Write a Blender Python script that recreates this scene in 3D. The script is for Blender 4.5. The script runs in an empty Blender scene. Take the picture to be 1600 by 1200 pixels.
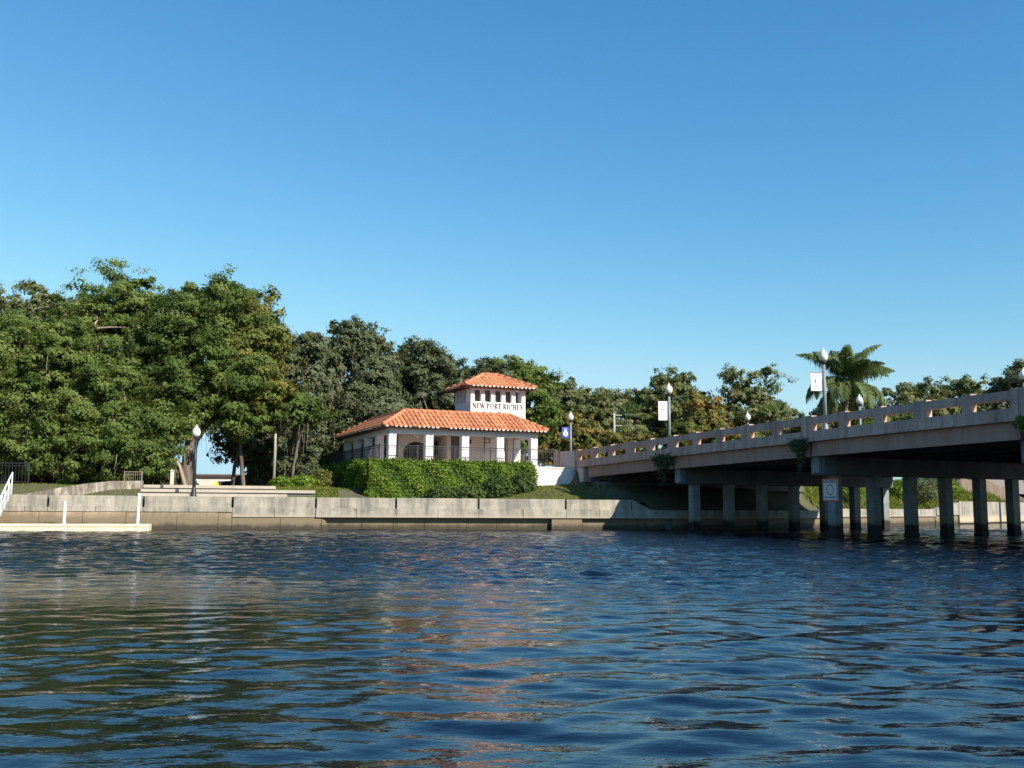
import bpy, math, random
import numpy as np
from mathutils import Vector, Matrix

D = bpy.data
SC = bpy.context.scene
COL = SC.collection
PI = math.pi

# ------------------------------------------------------------------ camera
cam_d = D.cameras.new('camera')
cam = D.objects.new('camera', cam_d)
COL.objects.link(cam)
cam_d.sensor_width = 36.0
cam_d.lens = 35.0
cam_d.clip_start = 0.05
cam_d.clip_end = 3000
_p, _r = math.radians(6.94), math.radians(0.4)
_F = Vector((0, math.cos(_p), math.sin(_p)))
_U0 = Vector((0, -math.sin(_p), math.cos(_p)))
_R = math.cos(_r) * Vector((1, 0, 0)) + math.sin(_r) * _U0
_U = -math.sin(_r) * Vector((1, 0, 0)) + math.cos(_r) * _U0
_M = Matrix((_R, _U, -_F)).transposed().to_4x4()
_M.translation = (0, 0, 1.28)
cam.matrix_world = _M
SC.camera = cam

# ------------------------------------------------------------------ sky + sun
SUN_AZ, SUN_EL = math.radians(-43.0), math.radians(34.0)      # angle from +X, elevation
S = Vector((math.cos(SUN_AZ) * math.cos(SUN_EL), math.sin(SUN_AZ) * math.cos(SUN_EL), math.sin(SUN_EL)))
w = D.worlds.new('World')
SC.world = w
w.use_nodes = True
wn, wl = w.node_tree.nodes, w.node_tree.links
wn.clear()
sky = wn.new('ShaderNodeTexSky')
sky.sky_type = 'NISHITA'
sky.sun_disc = False
sky.sun_elevation = SUN_EL
sky.sun_rotation = math.atan2(S.x, S.y)
sky.altitude = 0
sky.air_density = 1.3
sky.dust_density = 0.0
sky.ozone_density = 10.0
bg = wn.new('ShaderNodeBackground')
bg.inputs['Strength'].default_value = 0.107
wo = wn.new('ShaderNodeOutputWorld')
# one even colour response for the whole sky: deeper blue where the air is thin, paler cyan where it is thick
_sep = wn.new('ShaderNodeSeparateColor')
_com = wn.new('ShaderNodeCombineColor')
wl.new(sky.outputs[0], _sep.inputs[0])
for _i, (_g, _k, _t) in enumerate(((1.5, 0.84, 3.1), (1.06, 1.05, 4.9), (0.75, 1.46, 6.2))):
    _pw, _ml = wn.new('ShaderNodeMath'), wn.new('ShaderNodeMath')
    _pw.operation, _ml.operation = 'POWER', 'MULTIPLY'
    _pw.inputs[1].default_value, _ml.inputs[1].default_value = _g, _k
    wl.new(_sep.outputs[_i], _pw.inputs[0])
    wl.new(_pw.outputs[0], _ml.inputs[0])
    _sm = wn.new('ShaderNodeMath')
    _sm.operation = 'SMOOTH_MIN'
    _sm.inputs[1].default_value, _sm.inputs[2].default_value = _t, 1.2
    wl.new(_ml.outputs[0], _sm.inputs[0])
    wl.new(_sm.outputs[0], _com.inputs[_i])
wl.new(_com.outputs[0], bg.inputs['Color'])
wl.new(bg.outputs[0], wo.inputs[0])

sun_d = D.lights.new('sun', 'SUN')
sun_d.energy = 5.0
sun_d.angle = math.radians(0.5)
sun_d.color = (1.0, 0.93, 0.80)
sun = D.objects.new('sun', sun_d)
COL.objects.link(sun)
sun.rotation_euler = (-S).to_track_quat('-Z', 'Y').to_euler()
sun.location = (30, -30, 40)

vs = SC.view_settings
vs.view_transform = 'Standard'
vs.look = 'None'
vs.gamma = 1.0
vs.use_curve_mapping = False
vs.exposure = 0.62

# ------------------------------------------------------------------ materials
MATS = {}


def _new(name):
    m = D.materials.new(name)
    m.use_nodes = True
    nt = m.node_tree
    nt.nodes.clear()
    out = nt.nodes.new('ShaderNodeOutputMaterial')
    MATS[name] = m
    return m, nt, out


def _noise(nt, vec, scale, detail=5.0, rough=0.6, dist=0.0):
    n = nt.nodes.new('ShaderNodeTexNoise')
    n.inputs['Scale'].default_value = scale
    n.inputs['Detail'].default_value = detail
    n.inputs['Roughness'].default_value = rough
    n.inputs['Distortion'].default_value = dist
    nt.links.new(vec, n.inputs['Vector'])
    return n.outputs['Fac']


def _ramp(nt, fac, stops):
    r = nt.nodes.new('ShaderNodeValToRGB')
    e = r.color_ramp.elements
    while len(e) > 1:
        e.remove(e[-1])
    e[0].position = stops[0][0]
    e[0].color = (*stops[0][1], 1)
    for p, c in stops[1:]:
        k = e.new(p)
        k.color = (*c, 1)
    nt.links.new(fac, r.inputs[0])
    return r.outputs[0]


def _mix(nt, fac, a, b, mode='MIX'):
    m = nt.nodes.new('ShaderNodeMix')
    m.data_type = 'RGBA'
    m.blend_type = mode
    for v, s in ((fac, m.inputs[0]), (a, m.inputs[6]), (b, m.inputs[7])):
        if isinstance(v, (int, float)):
            s.default_value = v
        elif isinstance(v, tuple):
            s.default_value = (*v, 1)
        else:
            nt.links.new(v, s)
    return m.outputs[2]


def _math(nt, op, a, b=None, clamp=False):
    m = nt.nodes.new('ShaderNodeMath')
    m.operation = op
    m.use_clamp = clamp
    for i, v in enumerate((a, b)):
        if v is None:
            continue
        if isinstance(v, (int, float)):
            m.inputs[i].default_value = v
        else:
            nt.links.new(v, m.inputs[i])
    return m.outputs[0]


def _pos(nt, stretch=(1, 1, 1)):
    g = nt.nodes.new('ShaderNodeNewGeometry')
    mp = nt.nodes.new('ShaderNodeMapping')
    mp.inputs['Scale'].default_value = stretch
    nt.links.new(g.outputs['Position'], mp.inputs['Vector'])
    return mp.outputs[0]


def _bump(nt, h, strength, dist=0.02):
    b = nt.nodes.new('ShaderNodeBump')
    b.inputs['Strength'].default_value = strength
    b.inputs['Distance'].default_value = dist
    nt.links.new(h, b.inputs['Height'])
    return b.outputs[0]


def pmat(name, c1, c2, scale=3.0, rough=0.7, bump=0.25, stretch=(1, 1, 1), c3=None, objvar=0.0, metal=0.0, spec=0.4, streak=0.0):
    """plain weathered surface: two or three colours over noise, fine bump, optional variation between objects"""
    m, nt, out = _new(name)
    v = _pos(nt, stretch)
    f = _noise(nt, v, scale, 6, 0.65)
    stops = [(0.3, c1), (0.7, c2)] if c3 is None else [(0.28, c1), (0.5, c2), (0.72, c3)]
    col = _ramp(nt, f, stops)
    if streak:
        sn = _noise(nt, _pos(nt, (2.2, 2.2, 0.12)), 1.7, 6, 0.75)
        col = _mix(nt, streak, col, _ramp(nt, sn, [(0.36, (0.30, 0.29, 0.29)), (0.52, (0.95, 0.94, 0.93)), (0.7, (1.1, 1.06, 1.02))]), 'MULTIPLY')
    if objvar:
        oi = nt.nodes.new('ShaderNodeObjectInfo')
        k = _math(nt, 'ADD', _math(nt, 'MULTIPLY', oi.outputs['Random'], objvar), 1 - objvar / 2)
        h = nt.nodes.new('ShaderNodeHueSaturation')
        nt.links.new(k, h.inputs['Value'])
        nt.links.new(col, h.inputs['Color'])
        col = h.outputs[0]
    b = nt.nodes.new('ShaderNodeBsdfPrincipled')
    nt.links.new(col, b.inputs['Base Color'])
    b.inputs['Roughness'].default_value = rough
    b.inputs['Metallic'].default_value = metal
    b.inputs['Specular IOR Level'].default_value = spec
    if bump:
        nt.links.new(_bump(nt, _noise(nt, _pos(nt), scale * 9, 4, 0.7), bump), b.inputs['Normal'])
    nt.links.new(b.outputs[0], out.inputs[0])
    return m


def leafmat(name, cols, transl=0.3, rough=0.65, patch=0.35):
    """leaves: colour by leaf (attribute rnd) and by clump (noise in world space)"""
    m, nt, out = _new(name)
    a = nt.nodes.new('ShaderNodeAttribute')
    a.attribute_name = 'rnd'
    n = _noise(nt, _pos(nt), 0.55, 3, 0.6)
    oi = nt.nodes.new('ShaderNodeObjectInfo')
    f = _math(nt, 'ADD', _math(nt, 'MULTIPLY', a.outputs['Fac'], 0.55), _math(nt, 'MULTIPLY', n, patch + 0.1))
    f = _math(nt, 'ADD', f, _math(nt, 'MULTIPLY', oi.outputs['Random'], 0.12), clamp=True)
    k = len(cols)
    col = _ramp(nt, f, [(0.12 + 0.72 * i / (k - 1), c) for i, c in enumerate(cols)])
    b = nt.nodes.new('ShaderNodeBsdfPrincipled')
    nt.links.new(col, b.inputs['Base Color'])
    b.inputs['Roughness'].default_value = rough
    b.inputs['Specular IOR Level'].default_value = 0.15
    t = nt.nodes.new('ShaderNodeBsdfTranslucent')
    nt.links.new(_mix(nt, 1.0, col, (1.0, 1.0, 0.55), 'MULTIPLY'), t.inputs['Color'])
    mx = nt.nodes.new('ShaderNodeMixShader')
    mx.inputs[0].default_value = transl
    nt.links.new(b.outputs[0], mx.inputs[1])
    nt.links.new(t.outputs[0], mx.inputs[2])
    nt.links.new(mx.outputs[0], out.inputs[0])
    return m


def wallmat(name, top, dark, tide, algae, tide_z=0.42, streak=0.5):
    """concrete with rain streaks and a wet tide stain near the water"""
    m, nt, out = _new(name)
    st = _noise(nt, _pos(nt, (1.5, 1.5, 0.16)), 1.3, 6, 0.72)
    bl = _noise(nt, _pos(nt, (0.5, 0.5, 1.4)), 1.5, 6, 0.72)
    col = _ramp(nt, st, [(0.36, dark), (0.58, top)])
    col = _mix(nt, streak, top, col)
    col = _mix(nt, 1.0, col, _ramp(nt, bl, [(0.3, (0.68, 0.67, 0.65)), (0.55, (1.0, 1.0, 1.0)), (0.75, (1.12, 1.08, 1.0))]), 'MULTIPLY')
    fine = _noise(nt, _pos(nt, (1, 1, 0.8)), 4.5, 6, 0.75)
    col = _mix(nt, 1.0, col, _ramp(nt, fine, [(0.3, (0.80, 0.78, 0.75)), (0.52, (1.0, 1.0, 1.0)), (0.75, (1.12, 1.10, 1.06))]), 'MULTIPLY')
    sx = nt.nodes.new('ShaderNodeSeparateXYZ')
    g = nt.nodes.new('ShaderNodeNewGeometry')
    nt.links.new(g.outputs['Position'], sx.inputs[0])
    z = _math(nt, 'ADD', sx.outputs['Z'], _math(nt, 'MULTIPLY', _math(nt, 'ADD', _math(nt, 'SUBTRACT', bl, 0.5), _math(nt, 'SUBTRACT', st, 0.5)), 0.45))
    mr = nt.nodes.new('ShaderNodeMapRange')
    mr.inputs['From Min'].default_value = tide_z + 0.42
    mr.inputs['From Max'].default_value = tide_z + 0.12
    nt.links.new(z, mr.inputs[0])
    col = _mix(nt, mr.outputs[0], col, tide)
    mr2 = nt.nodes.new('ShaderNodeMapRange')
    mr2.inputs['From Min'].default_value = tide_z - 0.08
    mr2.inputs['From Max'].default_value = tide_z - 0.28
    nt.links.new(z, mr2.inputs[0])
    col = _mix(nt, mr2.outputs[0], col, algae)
    b = nt.nodes.new('ShaderNodeBsdfPrincipled')
    nt.links.new(col, b.inputs['Base Color'])
    b.inputs['Roughness'].default_value = 0.82
    nt.links.new(_bump(nt, _noise(nt, _pos(nt), 14, 5, 0.7), 0.35, 0.02), b.inputs['Normal'])
    nt.links.new(b.outputs[0], out.inputs[0])
    return m


pmat('stucco', (0.77, 0.68, 0.655), (0.84, 0.76, 0.735), 1.3, 0.85, 0.12, streak=0.12)
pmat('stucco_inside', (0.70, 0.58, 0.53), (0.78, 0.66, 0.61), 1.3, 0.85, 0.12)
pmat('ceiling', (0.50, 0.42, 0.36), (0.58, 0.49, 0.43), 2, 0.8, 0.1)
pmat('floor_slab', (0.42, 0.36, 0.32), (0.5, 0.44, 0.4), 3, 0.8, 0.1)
pmat('tile', (0.34, 0.115, 0.055), (0.48, 0.18, 0.085), 3.4, 0.85, 0.35, c3=(0.57, 0.25, 0.135), objvar=0.4)
pmat('tile_under', (0.10, 0.045, 0.03), (0.17, 0.07, 0.045), 4, 0.9, 0.2)
pmat('mortar', (0.74, 0.70, 0.66), (0.82, 0.78, 0.75), 6, 0.9, 0.2)
pmat('dark_metal', (0.02, 0.02, 0.024), (0.035, 0.035, 0.04), 6, 0.45, 0.05)
pmat('lamp_metal', (0.17, 0.19, 0.21), (0.23, 0.25, 0.27), 6, 0.45, 0.05)
pmat('letter', (0.05, 0.04, 0.045), (0.08, 0.06, 0.06), 9, 0.6, 0.0)
pmat('door', (0.10, 0.09, 0.09), (0.15, 0.13, 0.13), 5, 0.5, 0.05)
wallmat('seawall_cap', (0.385, 0.345, 0.285), (0.14, 0.135, 0.115), (0.46, 0.37, 0.265), (0.28, 0.20, 0.12), 0.36, 0.8)
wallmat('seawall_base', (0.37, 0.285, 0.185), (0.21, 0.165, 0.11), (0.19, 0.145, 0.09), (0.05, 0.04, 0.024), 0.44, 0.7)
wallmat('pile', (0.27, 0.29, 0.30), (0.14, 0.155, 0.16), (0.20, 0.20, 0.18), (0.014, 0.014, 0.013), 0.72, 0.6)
pmat('bridge_paint', (0.33, 0.175, 0.125), (0.43, 0.24, 0.18), 0.9, 0.85, 0.25, stretch=(1, 1, 0.45), c3=(0.38, 0.255, 0.205), streak=0.4)
pmat('rail_paint', (0.36, 0.225, 0.18), (0.53, 0.34, 0.275), 1.4, 0.85, 0.3, stretch=(1, 1, 0.35), c3=(0.63, 0.42, 0.34), streak=0.5)
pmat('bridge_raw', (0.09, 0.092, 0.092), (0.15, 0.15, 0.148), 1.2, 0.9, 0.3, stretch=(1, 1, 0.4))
pmat('abutment', (0.38, 0.28, 0.24), (0.60, 0.52, 0.48), 0.9, 0.85, 0.25, c3=(0.70, 0.63, 0.60), streak=0.5)
pmat('asphalt', (0.045, 0.045, 0.045), (0.06, 0.06, 0.058), 5, 0.9, 0.3)
pmat('pavement', (0.40, 0.38, 0.34), (0.50, 0.47, 0.42), 2, 0.9, 0.2)
pmat('step', (0.36, 0.31, 0.25), (0.45, 0.39, 0.32), 2, 0.85, 0.2)
pmat('dappled_shade_wall', (0.05, 0.042, 0.035), (0.22, 0.185, 0.15), 1.3, 0.85, 0.3, stretch=(1.6, 1.6, 0.7), c3=(0.55, 0.48, 0.41), streak=0.6)  # white ramp wall: dappled shade painted into the patchy colours, plus stain streaks
pmat('white_paint', (0.78, 0.76, 0.74), (0.84, 0.83, 0.82), 3, 0.5, 0.05)
pmat('float_deck', (0.72, 0.60, 0.40), (0.80, 0.69, 0.49), 1.5, 0.7, 0.15)
pmat('gangway', (0.40, 0.42, 0.46), (0.50, 0.52, 0.56), 3, 0.45, 0.1)
pmat('bark', (0.05, 0.04, 0.033), (0.13, 0.105, 0.085), 2.2, 0.95, 0.6, stretch=(1, 1, 0.35), c3=(0.24, 0.20, 0.165))
pmat('palm_bark', (0.17, 0.11, 0.075), (0.28, 0.20, 0.14), 2.2, 0.95, 0.5, stretch=(1, 1, 3))
pmat('pale_bark', (0.26, 0.19, 0.14), (0.38, 0.29, 0.22), 2, 0.9, 0.4, stretch=(1, 1, 0.4))
pmat('ground', (0.045, 0.055, 0.02), (0.10, 0.085, 0.05), 0.6, 0.95, 0.5, c3=(0.085, 0.11, 0.03))
pmat('lawn', (0.085, 0.10, 0.022), (0.15, 0.15, 0.04), 1.1, 0.95, 0.4, c3=(0.19, 0.165, 0.06))
pmat('house_wall', (0.66, 0.55, 0.47), (0.74, 0.63, 0.55), 1, 0.85, 0.1)
pmat('house_roof', (0.09, 0.05, 0.045), (0.14, 0.08, 0.07), 3, 0.85, 0.2)
pmat('window_glass', (0.04, 0.05, 0.06), (0.07, 0.08, 0.09), 2, 0.1, 0.0)
pmat('wood_fence', (0.14, 0.10, 0.075), (0.26, 0.20, 0.15), 3, 0.9, 0.3, stretch=(1, 1, 0.2))
pmat('car_dark', (0.015, 0.017, 0.022), (0.022, 0.024, 0.03), 2, 0.25, 0.0)
pmat('car_pale', (0.5, 0.5, 0.52), (0.58, 0.58, 0.6), 2, 0.25, 0.0)
pmat('tyre', (0.015, 0.015, 0.015), (0.025, 0.025, 0.025), 8, 0.9, 0.1)
pmat('banner_white', (0.78, 0.76, 0.77), (0.84, 0.82, 0.83), 3, 0.7, 0.05)
pmat('banner_blue', (0.05, 0.075, 0.33), (0.065, 0.095, 0.40), 3, 0.7, 0.05)
pmat('banner_mark', (0.70, 0.74, 0.80), (0.8, 0.83, 0.87), 30, 0.7, 0.0)
pmat('banner_print', (0.45, 0.30, 0.30), (0.55, 0.40, 0.40), 30, 0.7, 0.0)
pmat('sign_white', (0.62, 0.64, 0.66), (0.70, 0.72, 0.74), 3, 0.6, 0.02)
pmat('sign_orange', (0.55, 0.16, 0.07), (0.62, 0.20, 0.09), 3, 0.6, 0.02)
pmat('sign_black', (0.03, 0.03, 0.03), (0.05, 0.05, 0.05), 3, 0.6, 0.0)
pmat('yellow_plastic', (0.72, 0.50, 0.04), (0.8, 0.58, 0.06), 4, 0.6, 0.0)
pmat('pole_wood', (0.30, 0.28, 0.20), (0.42, 0.41, 0.30), 4, 0.85, 0.2, stretch=(1, 1, 0.2))

leafmat('leaf_oak', [(0.050, 0.078, 0.020), (0.096, 0.143, 0.034), (0.142, 0.196, 0.048), (0.21, 0.245, 0.075)], transl=0.42)
leafmat('leaf_oak_dark', [(0.046, 0.066, 0.030), (0.082, 0.105, 0.048), (0.115, 0.138, 0.066), (0.16, 0.17, 0.10)], transl=0.32)
leafmat('leaf_oak_gold', [(0.05, 0.075, 0.018), (0.10, 0.13, 0.028), (0.17, 0.175, 0.04), (0.24, 0.20, 0.05)], transl=0.3)
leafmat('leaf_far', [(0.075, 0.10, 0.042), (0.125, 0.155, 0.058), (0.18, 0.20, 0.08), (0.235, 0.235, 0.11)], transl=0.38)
leafmat('leaf_myrtle', [(0.07, 0.095, 0.025), (0.13, 0.14, 0.035), (0.21, 0.18, 0.045), (0.31, 0.19, 0.06)], transl=0.3)
leafmat('leaf_hedge', [(0.034, 0.072, 0.010), (0.078, 0.142, 0.016), (0.14, 0.22, 0.028), (0.25, 0.31, 0.048)], transl=0.3)
leafmat('leaf_shrub', [(0.03, 0.06, 0.016), (0.065, 0.11, 0.028), (0.10, 0.15, 0.04), (0.15, 0.18, 0.06)])
leafmat('leaf_palm', [(0.05, 0.08, 0.025), (0.09, 0.14, 0.045), (0.14, 0.19, 0.07), (0.27, 0.27, 0.11)], rough=0.35)
leafmat('moss', [(0.10, 0.105, 0.08), (0.17, 0.17, 0.13), (0.24, 0.23, 0.18), (0.30, 0.28, 0.21)], rough=0.9)
leafmat('grass', [(0.06, 0.09, 0.015), (0.11, 0.15, 0.022), (0.17, 0.20, 0.035), (0.24, 0.23, 0.06)])

# frosted lamp globe
m, nt, out = _new('globe')
b = nt.nodes.new('ShaderNodeBsdfPrincipled')
b.inputs['Base Color'].default_value = (0.80, 0.76, 0.62, 1)
b.inputs['Roughness'].default_value = 0.18
b.inputs['Subsurface Weight'].default_value = 0.4
b.inputs['Subsurface Radius'].default_value = (0.1, 0.1, 0.08)
_cv = _noise(nt, _pos(nt), 6, 3, 0.5)
nt.links.new(_ramp(nt, _cv, [(0.3, (0.66, 0.63, 0.50)), (0.7, (0.82, 0.79, 0.68))]), b.inputs['Base Color'])
nt.links.new(b.outputs[0], out.inputs[0])

# river water
m, nt, out = _new('water')
b = nt.nodes.new('ShaderNodeBsdfPrincipled')
b.inputs['Base Color'].default_value = (0.002, 0.005, 0.010, 1)
b.inputs['Specular Tint'].default_value = (0.82, 0.96, 1.14, 1)
b.inputs['IOR'].default_value = 1.33
b.inputs['Specular IOR Level'].default_value = 0.5
b.inputs['Roughness'].default_value = 0.035
n1 = _noise(nt, _pos(nt, (0.5, 1.0, 1)), 2.6, 3, 0.55, 0.4)
n2 = _noise(nt, _pos(nt, (0.7, 1.0, 1)), 9.0, 3, 0.6, 0.3)
# wind ruffles the open river; the water in the lee near the landing is calmer
_sx = nt.nodes.new('ShaderNodeSeparateXYZ')
nt.links.new(_pos(nt), _sx.inputs[0])
_pn = _noise(nt, _pos(nt, (0.35, 1, 1)), 0.13, 3, 0.6, 0.6)
_yy = _math(nt, 'ADD', _sx.outputs['Y'], _math(nt, 'MULTIPLY', _math(nt, 'SUBTRACT', _pn, 0.5), 18.0))
_mr = nt.nodes.new('ShaderNodeMapRange')
_mr.inputs['From Min'].default_value = 12.0
_mr.inputs['From Max'].default_value = 24.0
_mr.inputs['To Min'].default_value = 0.09
_mr.inputs['To Max'].default_value = 1.0
nt.links.new(_yy, _mr.inputs[0])
patch = _mr.outputs[0]
hsum = _math(nt, 'MULTIPLY', _math(nt, 'ADD', _math(nt, 'MULTIPLY', n1, 0.10), _math(nt, 'MULTIPLY', n2, 0.045)), patch)
bp = nt.nodes.new('ShaderNodeBump')
bp.inputs['Strength'].default_value = 1.0
bp.inputs['Distance'].default_value = 1.0
nt.links.new(hsum, bp.inputs['Height'])
nt.links.new(bp.outputs[0], b.inputs['Normal'])
nt.links.new(b.outputs[0], out.inputs[0])


# ------------------------------------------------------------------ mesh helpers
class MB:
    def __init__(s):
        s.v, s.f = [], []

    def raw(s, vs, fs):
        o = len(s.v)
        s.v += [tuple(p) for p in vs]
        s.f += [tuple(i + o for i in f) for f in fs]
        return s

    def box(s, x0, x1, y0, y1, z0, z1):
        return s.hexa([(x0, y0, z0), (x1, y0, z0), (x1, y1, z0), (x0, y1, z0)],
                      [(x0, y0, z1), (x1, y0, z1), (x1, y1, z1), (x0, y1, z1)])

    def hexa(s, lo, hi):
        n = len(lo)
        fs = [tuple(reversed(range(n))), tuple(range(n, 2 * n))]
        fs += [(i, (i + 1) % n, n + (i + 1) % n, n + i) for i in range(n)]
        return s.raw(list(lo) + list(hi), fs)

    def tube(s, pts, rad, n=8, cap=True):
        pts = [Vector(p) for p in pts]
        if not hasattr(rad, '__len__'):
            rad = [rad] * len(pts)
        o = len(s.v)
        for i, p in enumerate(pts):
            t = (pts[min(i + 1, len(pts) - 1)] - pts[max(i - 1, 0)]).normalized()
            a = t.cross(Vector((0, 0, 1)) if abs(t.z) < 0.95 else Vector((1, 0, 0))).normalized()
            c = t.cross(a).normalized()
            for k in range(n):
                q = p + (a * math.cos(2 * PI * k / n) + c * math.sin(2 * PI * k / n)) * rad[i]
                s.v.append(tuple(q))
        for i in range(len(pts) - 1):
            for k in range(n):
                a0, a1 = o + i * n + k, o + i * n + (k + 1) % n
                s.f.append((a0, a0 + n, a1 + n, a1))
        if cap:
            s.f.append(tuple(o + k for k in range(n)))
            s.f.append(tuple(o + (len(pts) - 1) * n + k for k in reversed(range(n))))
        return s

    def lathe(s, prof, n=16, c=(0, 0)):
        o = len(s.v)
        for r, z in prof:
            for k in range(n):
                s.v.append((c[0] + r * math.cos(2 * PI * k / n), c[1] + r * math.sin(2 * PI * k / n), z))
        for i in range(len(prof) - 1):
            for k in range(n):
                a0, a1 = o + i * n + k, o + i * n + (k + 1) % n
                s.f.append((a0, a1, a1 + n, a0 + n))
        s.f.append(tuple(o + k for k in reversed(range(n))))
        s.f.append(tuple(o + (len(prof) - 1) * n + k for k in range(n)))
        return s

    def mesh(s, name, mat, smooth=False):
        me = D.meshes.new(name)
        me.from_pydata(s.v, [], s.f)
        me.materials.append(MATS[mat])
        if smooth:
            me.polygons.foreach_set('use_smooth', [True] * len(me.polygons))
        me.update()
        return me

    def build(s, name, mat, parent=None, smooth=False):
        return link(name, s.mesh(name, mat, smooth), parent)


def link(name, me, parent=None, loc=(0, 0, 0), rot=(0, 0, 0), sc=(1, 1, 1)):
    o = D.objects.new(name, me)
    COL.objects.link(o)
    o.parent = parent
    o.location, o.rotation_euler, o.scale = loc, rot, sc
    return o


def tag(o, label=None, cat=None, group=None, kind=None):
    for k, v in (('label', label), ('category', cat), ('group', group), ('kind', kind)):
        if v:
            o[k] = v
    return o


def thing(name, label, cat, loc=(0, 0, 0), rz=0.0, group=None):
    o = D.objects.new(name, None)
    COL.objects.link(o)
    o.location = loc
    o.rotation_euler = (0, 0, rz)
    o.empty_display_size = 0.2
    return tag(o, label, cat, group)


def copy_tree(o, parent=None):
    c = o.copy()
    COL.objects.link(c)
    c.parent = parent
    for ch in o.children:
        copy_tree(ch, c)
    return c


def quads_mesh(name, V, mat, rnd=None):
    """V: (N,4,3) array of quads -> mesh with a per-face rnd attribute"""
    N, K = V.shape[:2]
    me = D.meshes.new(name)
    me.vertices.add(N * K)
    me.vertices.foreach_set('co', V.reshape(-1).astype(np.float32))
    me.loops.add(N * K)
    me.loops.foreach_set('vertex_index', np.arange(N * K, dtype=np.int32))
    me.polygons.add(N)
    me.polygons.foreach_set('loop_start', np.arange(0, N * K, K, dtype=np.int32))
    if rnd is not None:
        at = me.attributes.new('rnd', 'FLOAT', 'FACE')
        at.data.foreach_set('value', rnd.astype(np.float32))
    me.materials.append(MATS[mat])
    me.update(calc_edges=True)
    return me


def leaf_quads(rng, C, N, L, W, tri=False):
    """rhombic leaves at centres C with preferred normals N"""
    n = len(C)
    N = N / (np.linalg.norm(N, axis=1, keepdims=True) + 1e-9)
    A = np.cross(N, rng.normal(size=(n, 3)))
    A /= np.linalg.norm(A, axis=1, keepdims=True) + 1e-9
    B = np.cross(N, A)
    k_ = np.clip(rng.lognormal(-0.1, 0.35, n), 0.45, 1.9)
    l = (L * k_)[:, None]
    wd = (W * k_ * rng.uniform(0.8, 1.2, n))[:, None]
    if tri:
        return np.stack([C + A * l, C - A * l * 0.7 + B * wd, C - A * l * 0.7 - B * wd], axis=1)
    bend = N * l * 0.25
    return np.stack([C + A * l - bend, C + B * wd, C - A * l - bend, C - B * wd], axis=1)


# ------------------------------------------------------------------ setting: shore line, land, water
def shore(x):
    pts = [(-400, -53.5), (9.0, 54.885), (15.0, 59.0), (27.0, 71.0), (33.0, 77.5), (45.0, 90.5), (70, 112), (400, 300)]
    for (x0, y0), (x1, y1) in zip(pts, pts[1:]):
        if x <= x1:
            return y0 + (y1 - y0) * (x - x0) / (x1 - x0)
    return pts[-1][1]


def sm(a, b, x):
    t = min(1.0, max(0.0, (x - a) / (b - a)))
    return t * t * (3 - 2 * t)


PA = math.radians(23.0)
P0 = Vector((-7.28, 59.0, 0))
E1 = Vector((math.cos(PA), math.sin(PA), 0))
E2 = Vector((-math.sin(PA), math.cos(PA), 0))
B0 = Vector((4.15, 62.1, 0))
BX = Vector((0.424, -0.906, 0)).normalized()
BY = Vector((0.906, 0.424, 0)).normalized()


def ground_z(x, y):
    d = y - shore(x)
    r = Vector((x, y, 0)) - P0
    X, Y = r.dot(E1), r.dot(E2)
    r2 = Vector((x, y, 0)) - B0
    q, s_ = r2.dot(BX), r2.dot(BY)
    h = 1.46 + 0.72 * sm(2.4, 6.5, d)
    h += 0.25 * sm(30, 110, d)
    # lawn in front of the terrace, rising towards the bridge
    lawn = sm(4.0, 10.5, X) * sm(-7.0, -1.0, Y)
    h = max(h - 0.72 * sm(2.4, 6.5, d) * sm(-3.5, -1.0, X) * (1 - sm(-1.0, 0.0, Y)), 1.46) + 1.05 * lawn * (1 - sm(-1.0, 0.0, Y))
    # raised ground under the pavilion, the road and everything beyond
    t = sm(-0.85, -0.45, X) * sm(-0.85, -0.45, Y)
    if s_ > 0:
        t = sm(1.2, -0.2, q)
        h = 1.0 + 1.5 * sm(0.3, 6.0, d)
    h = h + (3.45 - h) * t
    # bank beyond the bridge
    far = sm(15.8, 17.2, s_)
    if far > 0:
        hb = 0.72 + 2.6 * sm(0.3, 9.0, d) + 0.15 * math.sin(x * 1.3) * sm(0.6, 3, d)
        hb += 0.75 * sm(32.2, 33.4, x) * (1 - sm(2, 9, d))
        h = h + (hb - h) * far
    h += 0.03 * math.sin(1.7 * x + 0.6 * y) * sm(1, 4, d)
    return h


def axis(breaks):
    out = []
    for a, b, st in breaks:
        n = max(1, int(round((b - a) / st)))
        out += [a + (b - a) * i / n for i in range(n)]
    out.append(breaks[-1][1])
    return out


xs = axis([(-900, -300, 100), (-300, -80, 20), (-80, -32, 2), (-32, 24, 0.45), (24, 60, 0.8), (60, 120, 6), (120, 300, 30), (300, 900, 100)])
ds = axis([(0.32, 14, 0.42), (14, 40, 1.0), (40, 100, 5), (100, 300, 40), (300, 1300, 200)])
mb = MB()
for x in xs:
    ys = shore(x)
    for d in ds:
        mb.v.append((x, ys + d, ground_z(x, ys + d)))
nd = len(ds)
for i in range(len(xs) - 1):
    for j in range(nd - 1):
        a = i * nd + j
        mb.f.append((a, a + nd, a + nd + 1, a + 1))
land = mb.build('ground', 'ground', None, True)
tag(land, kind='structure')


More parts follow.
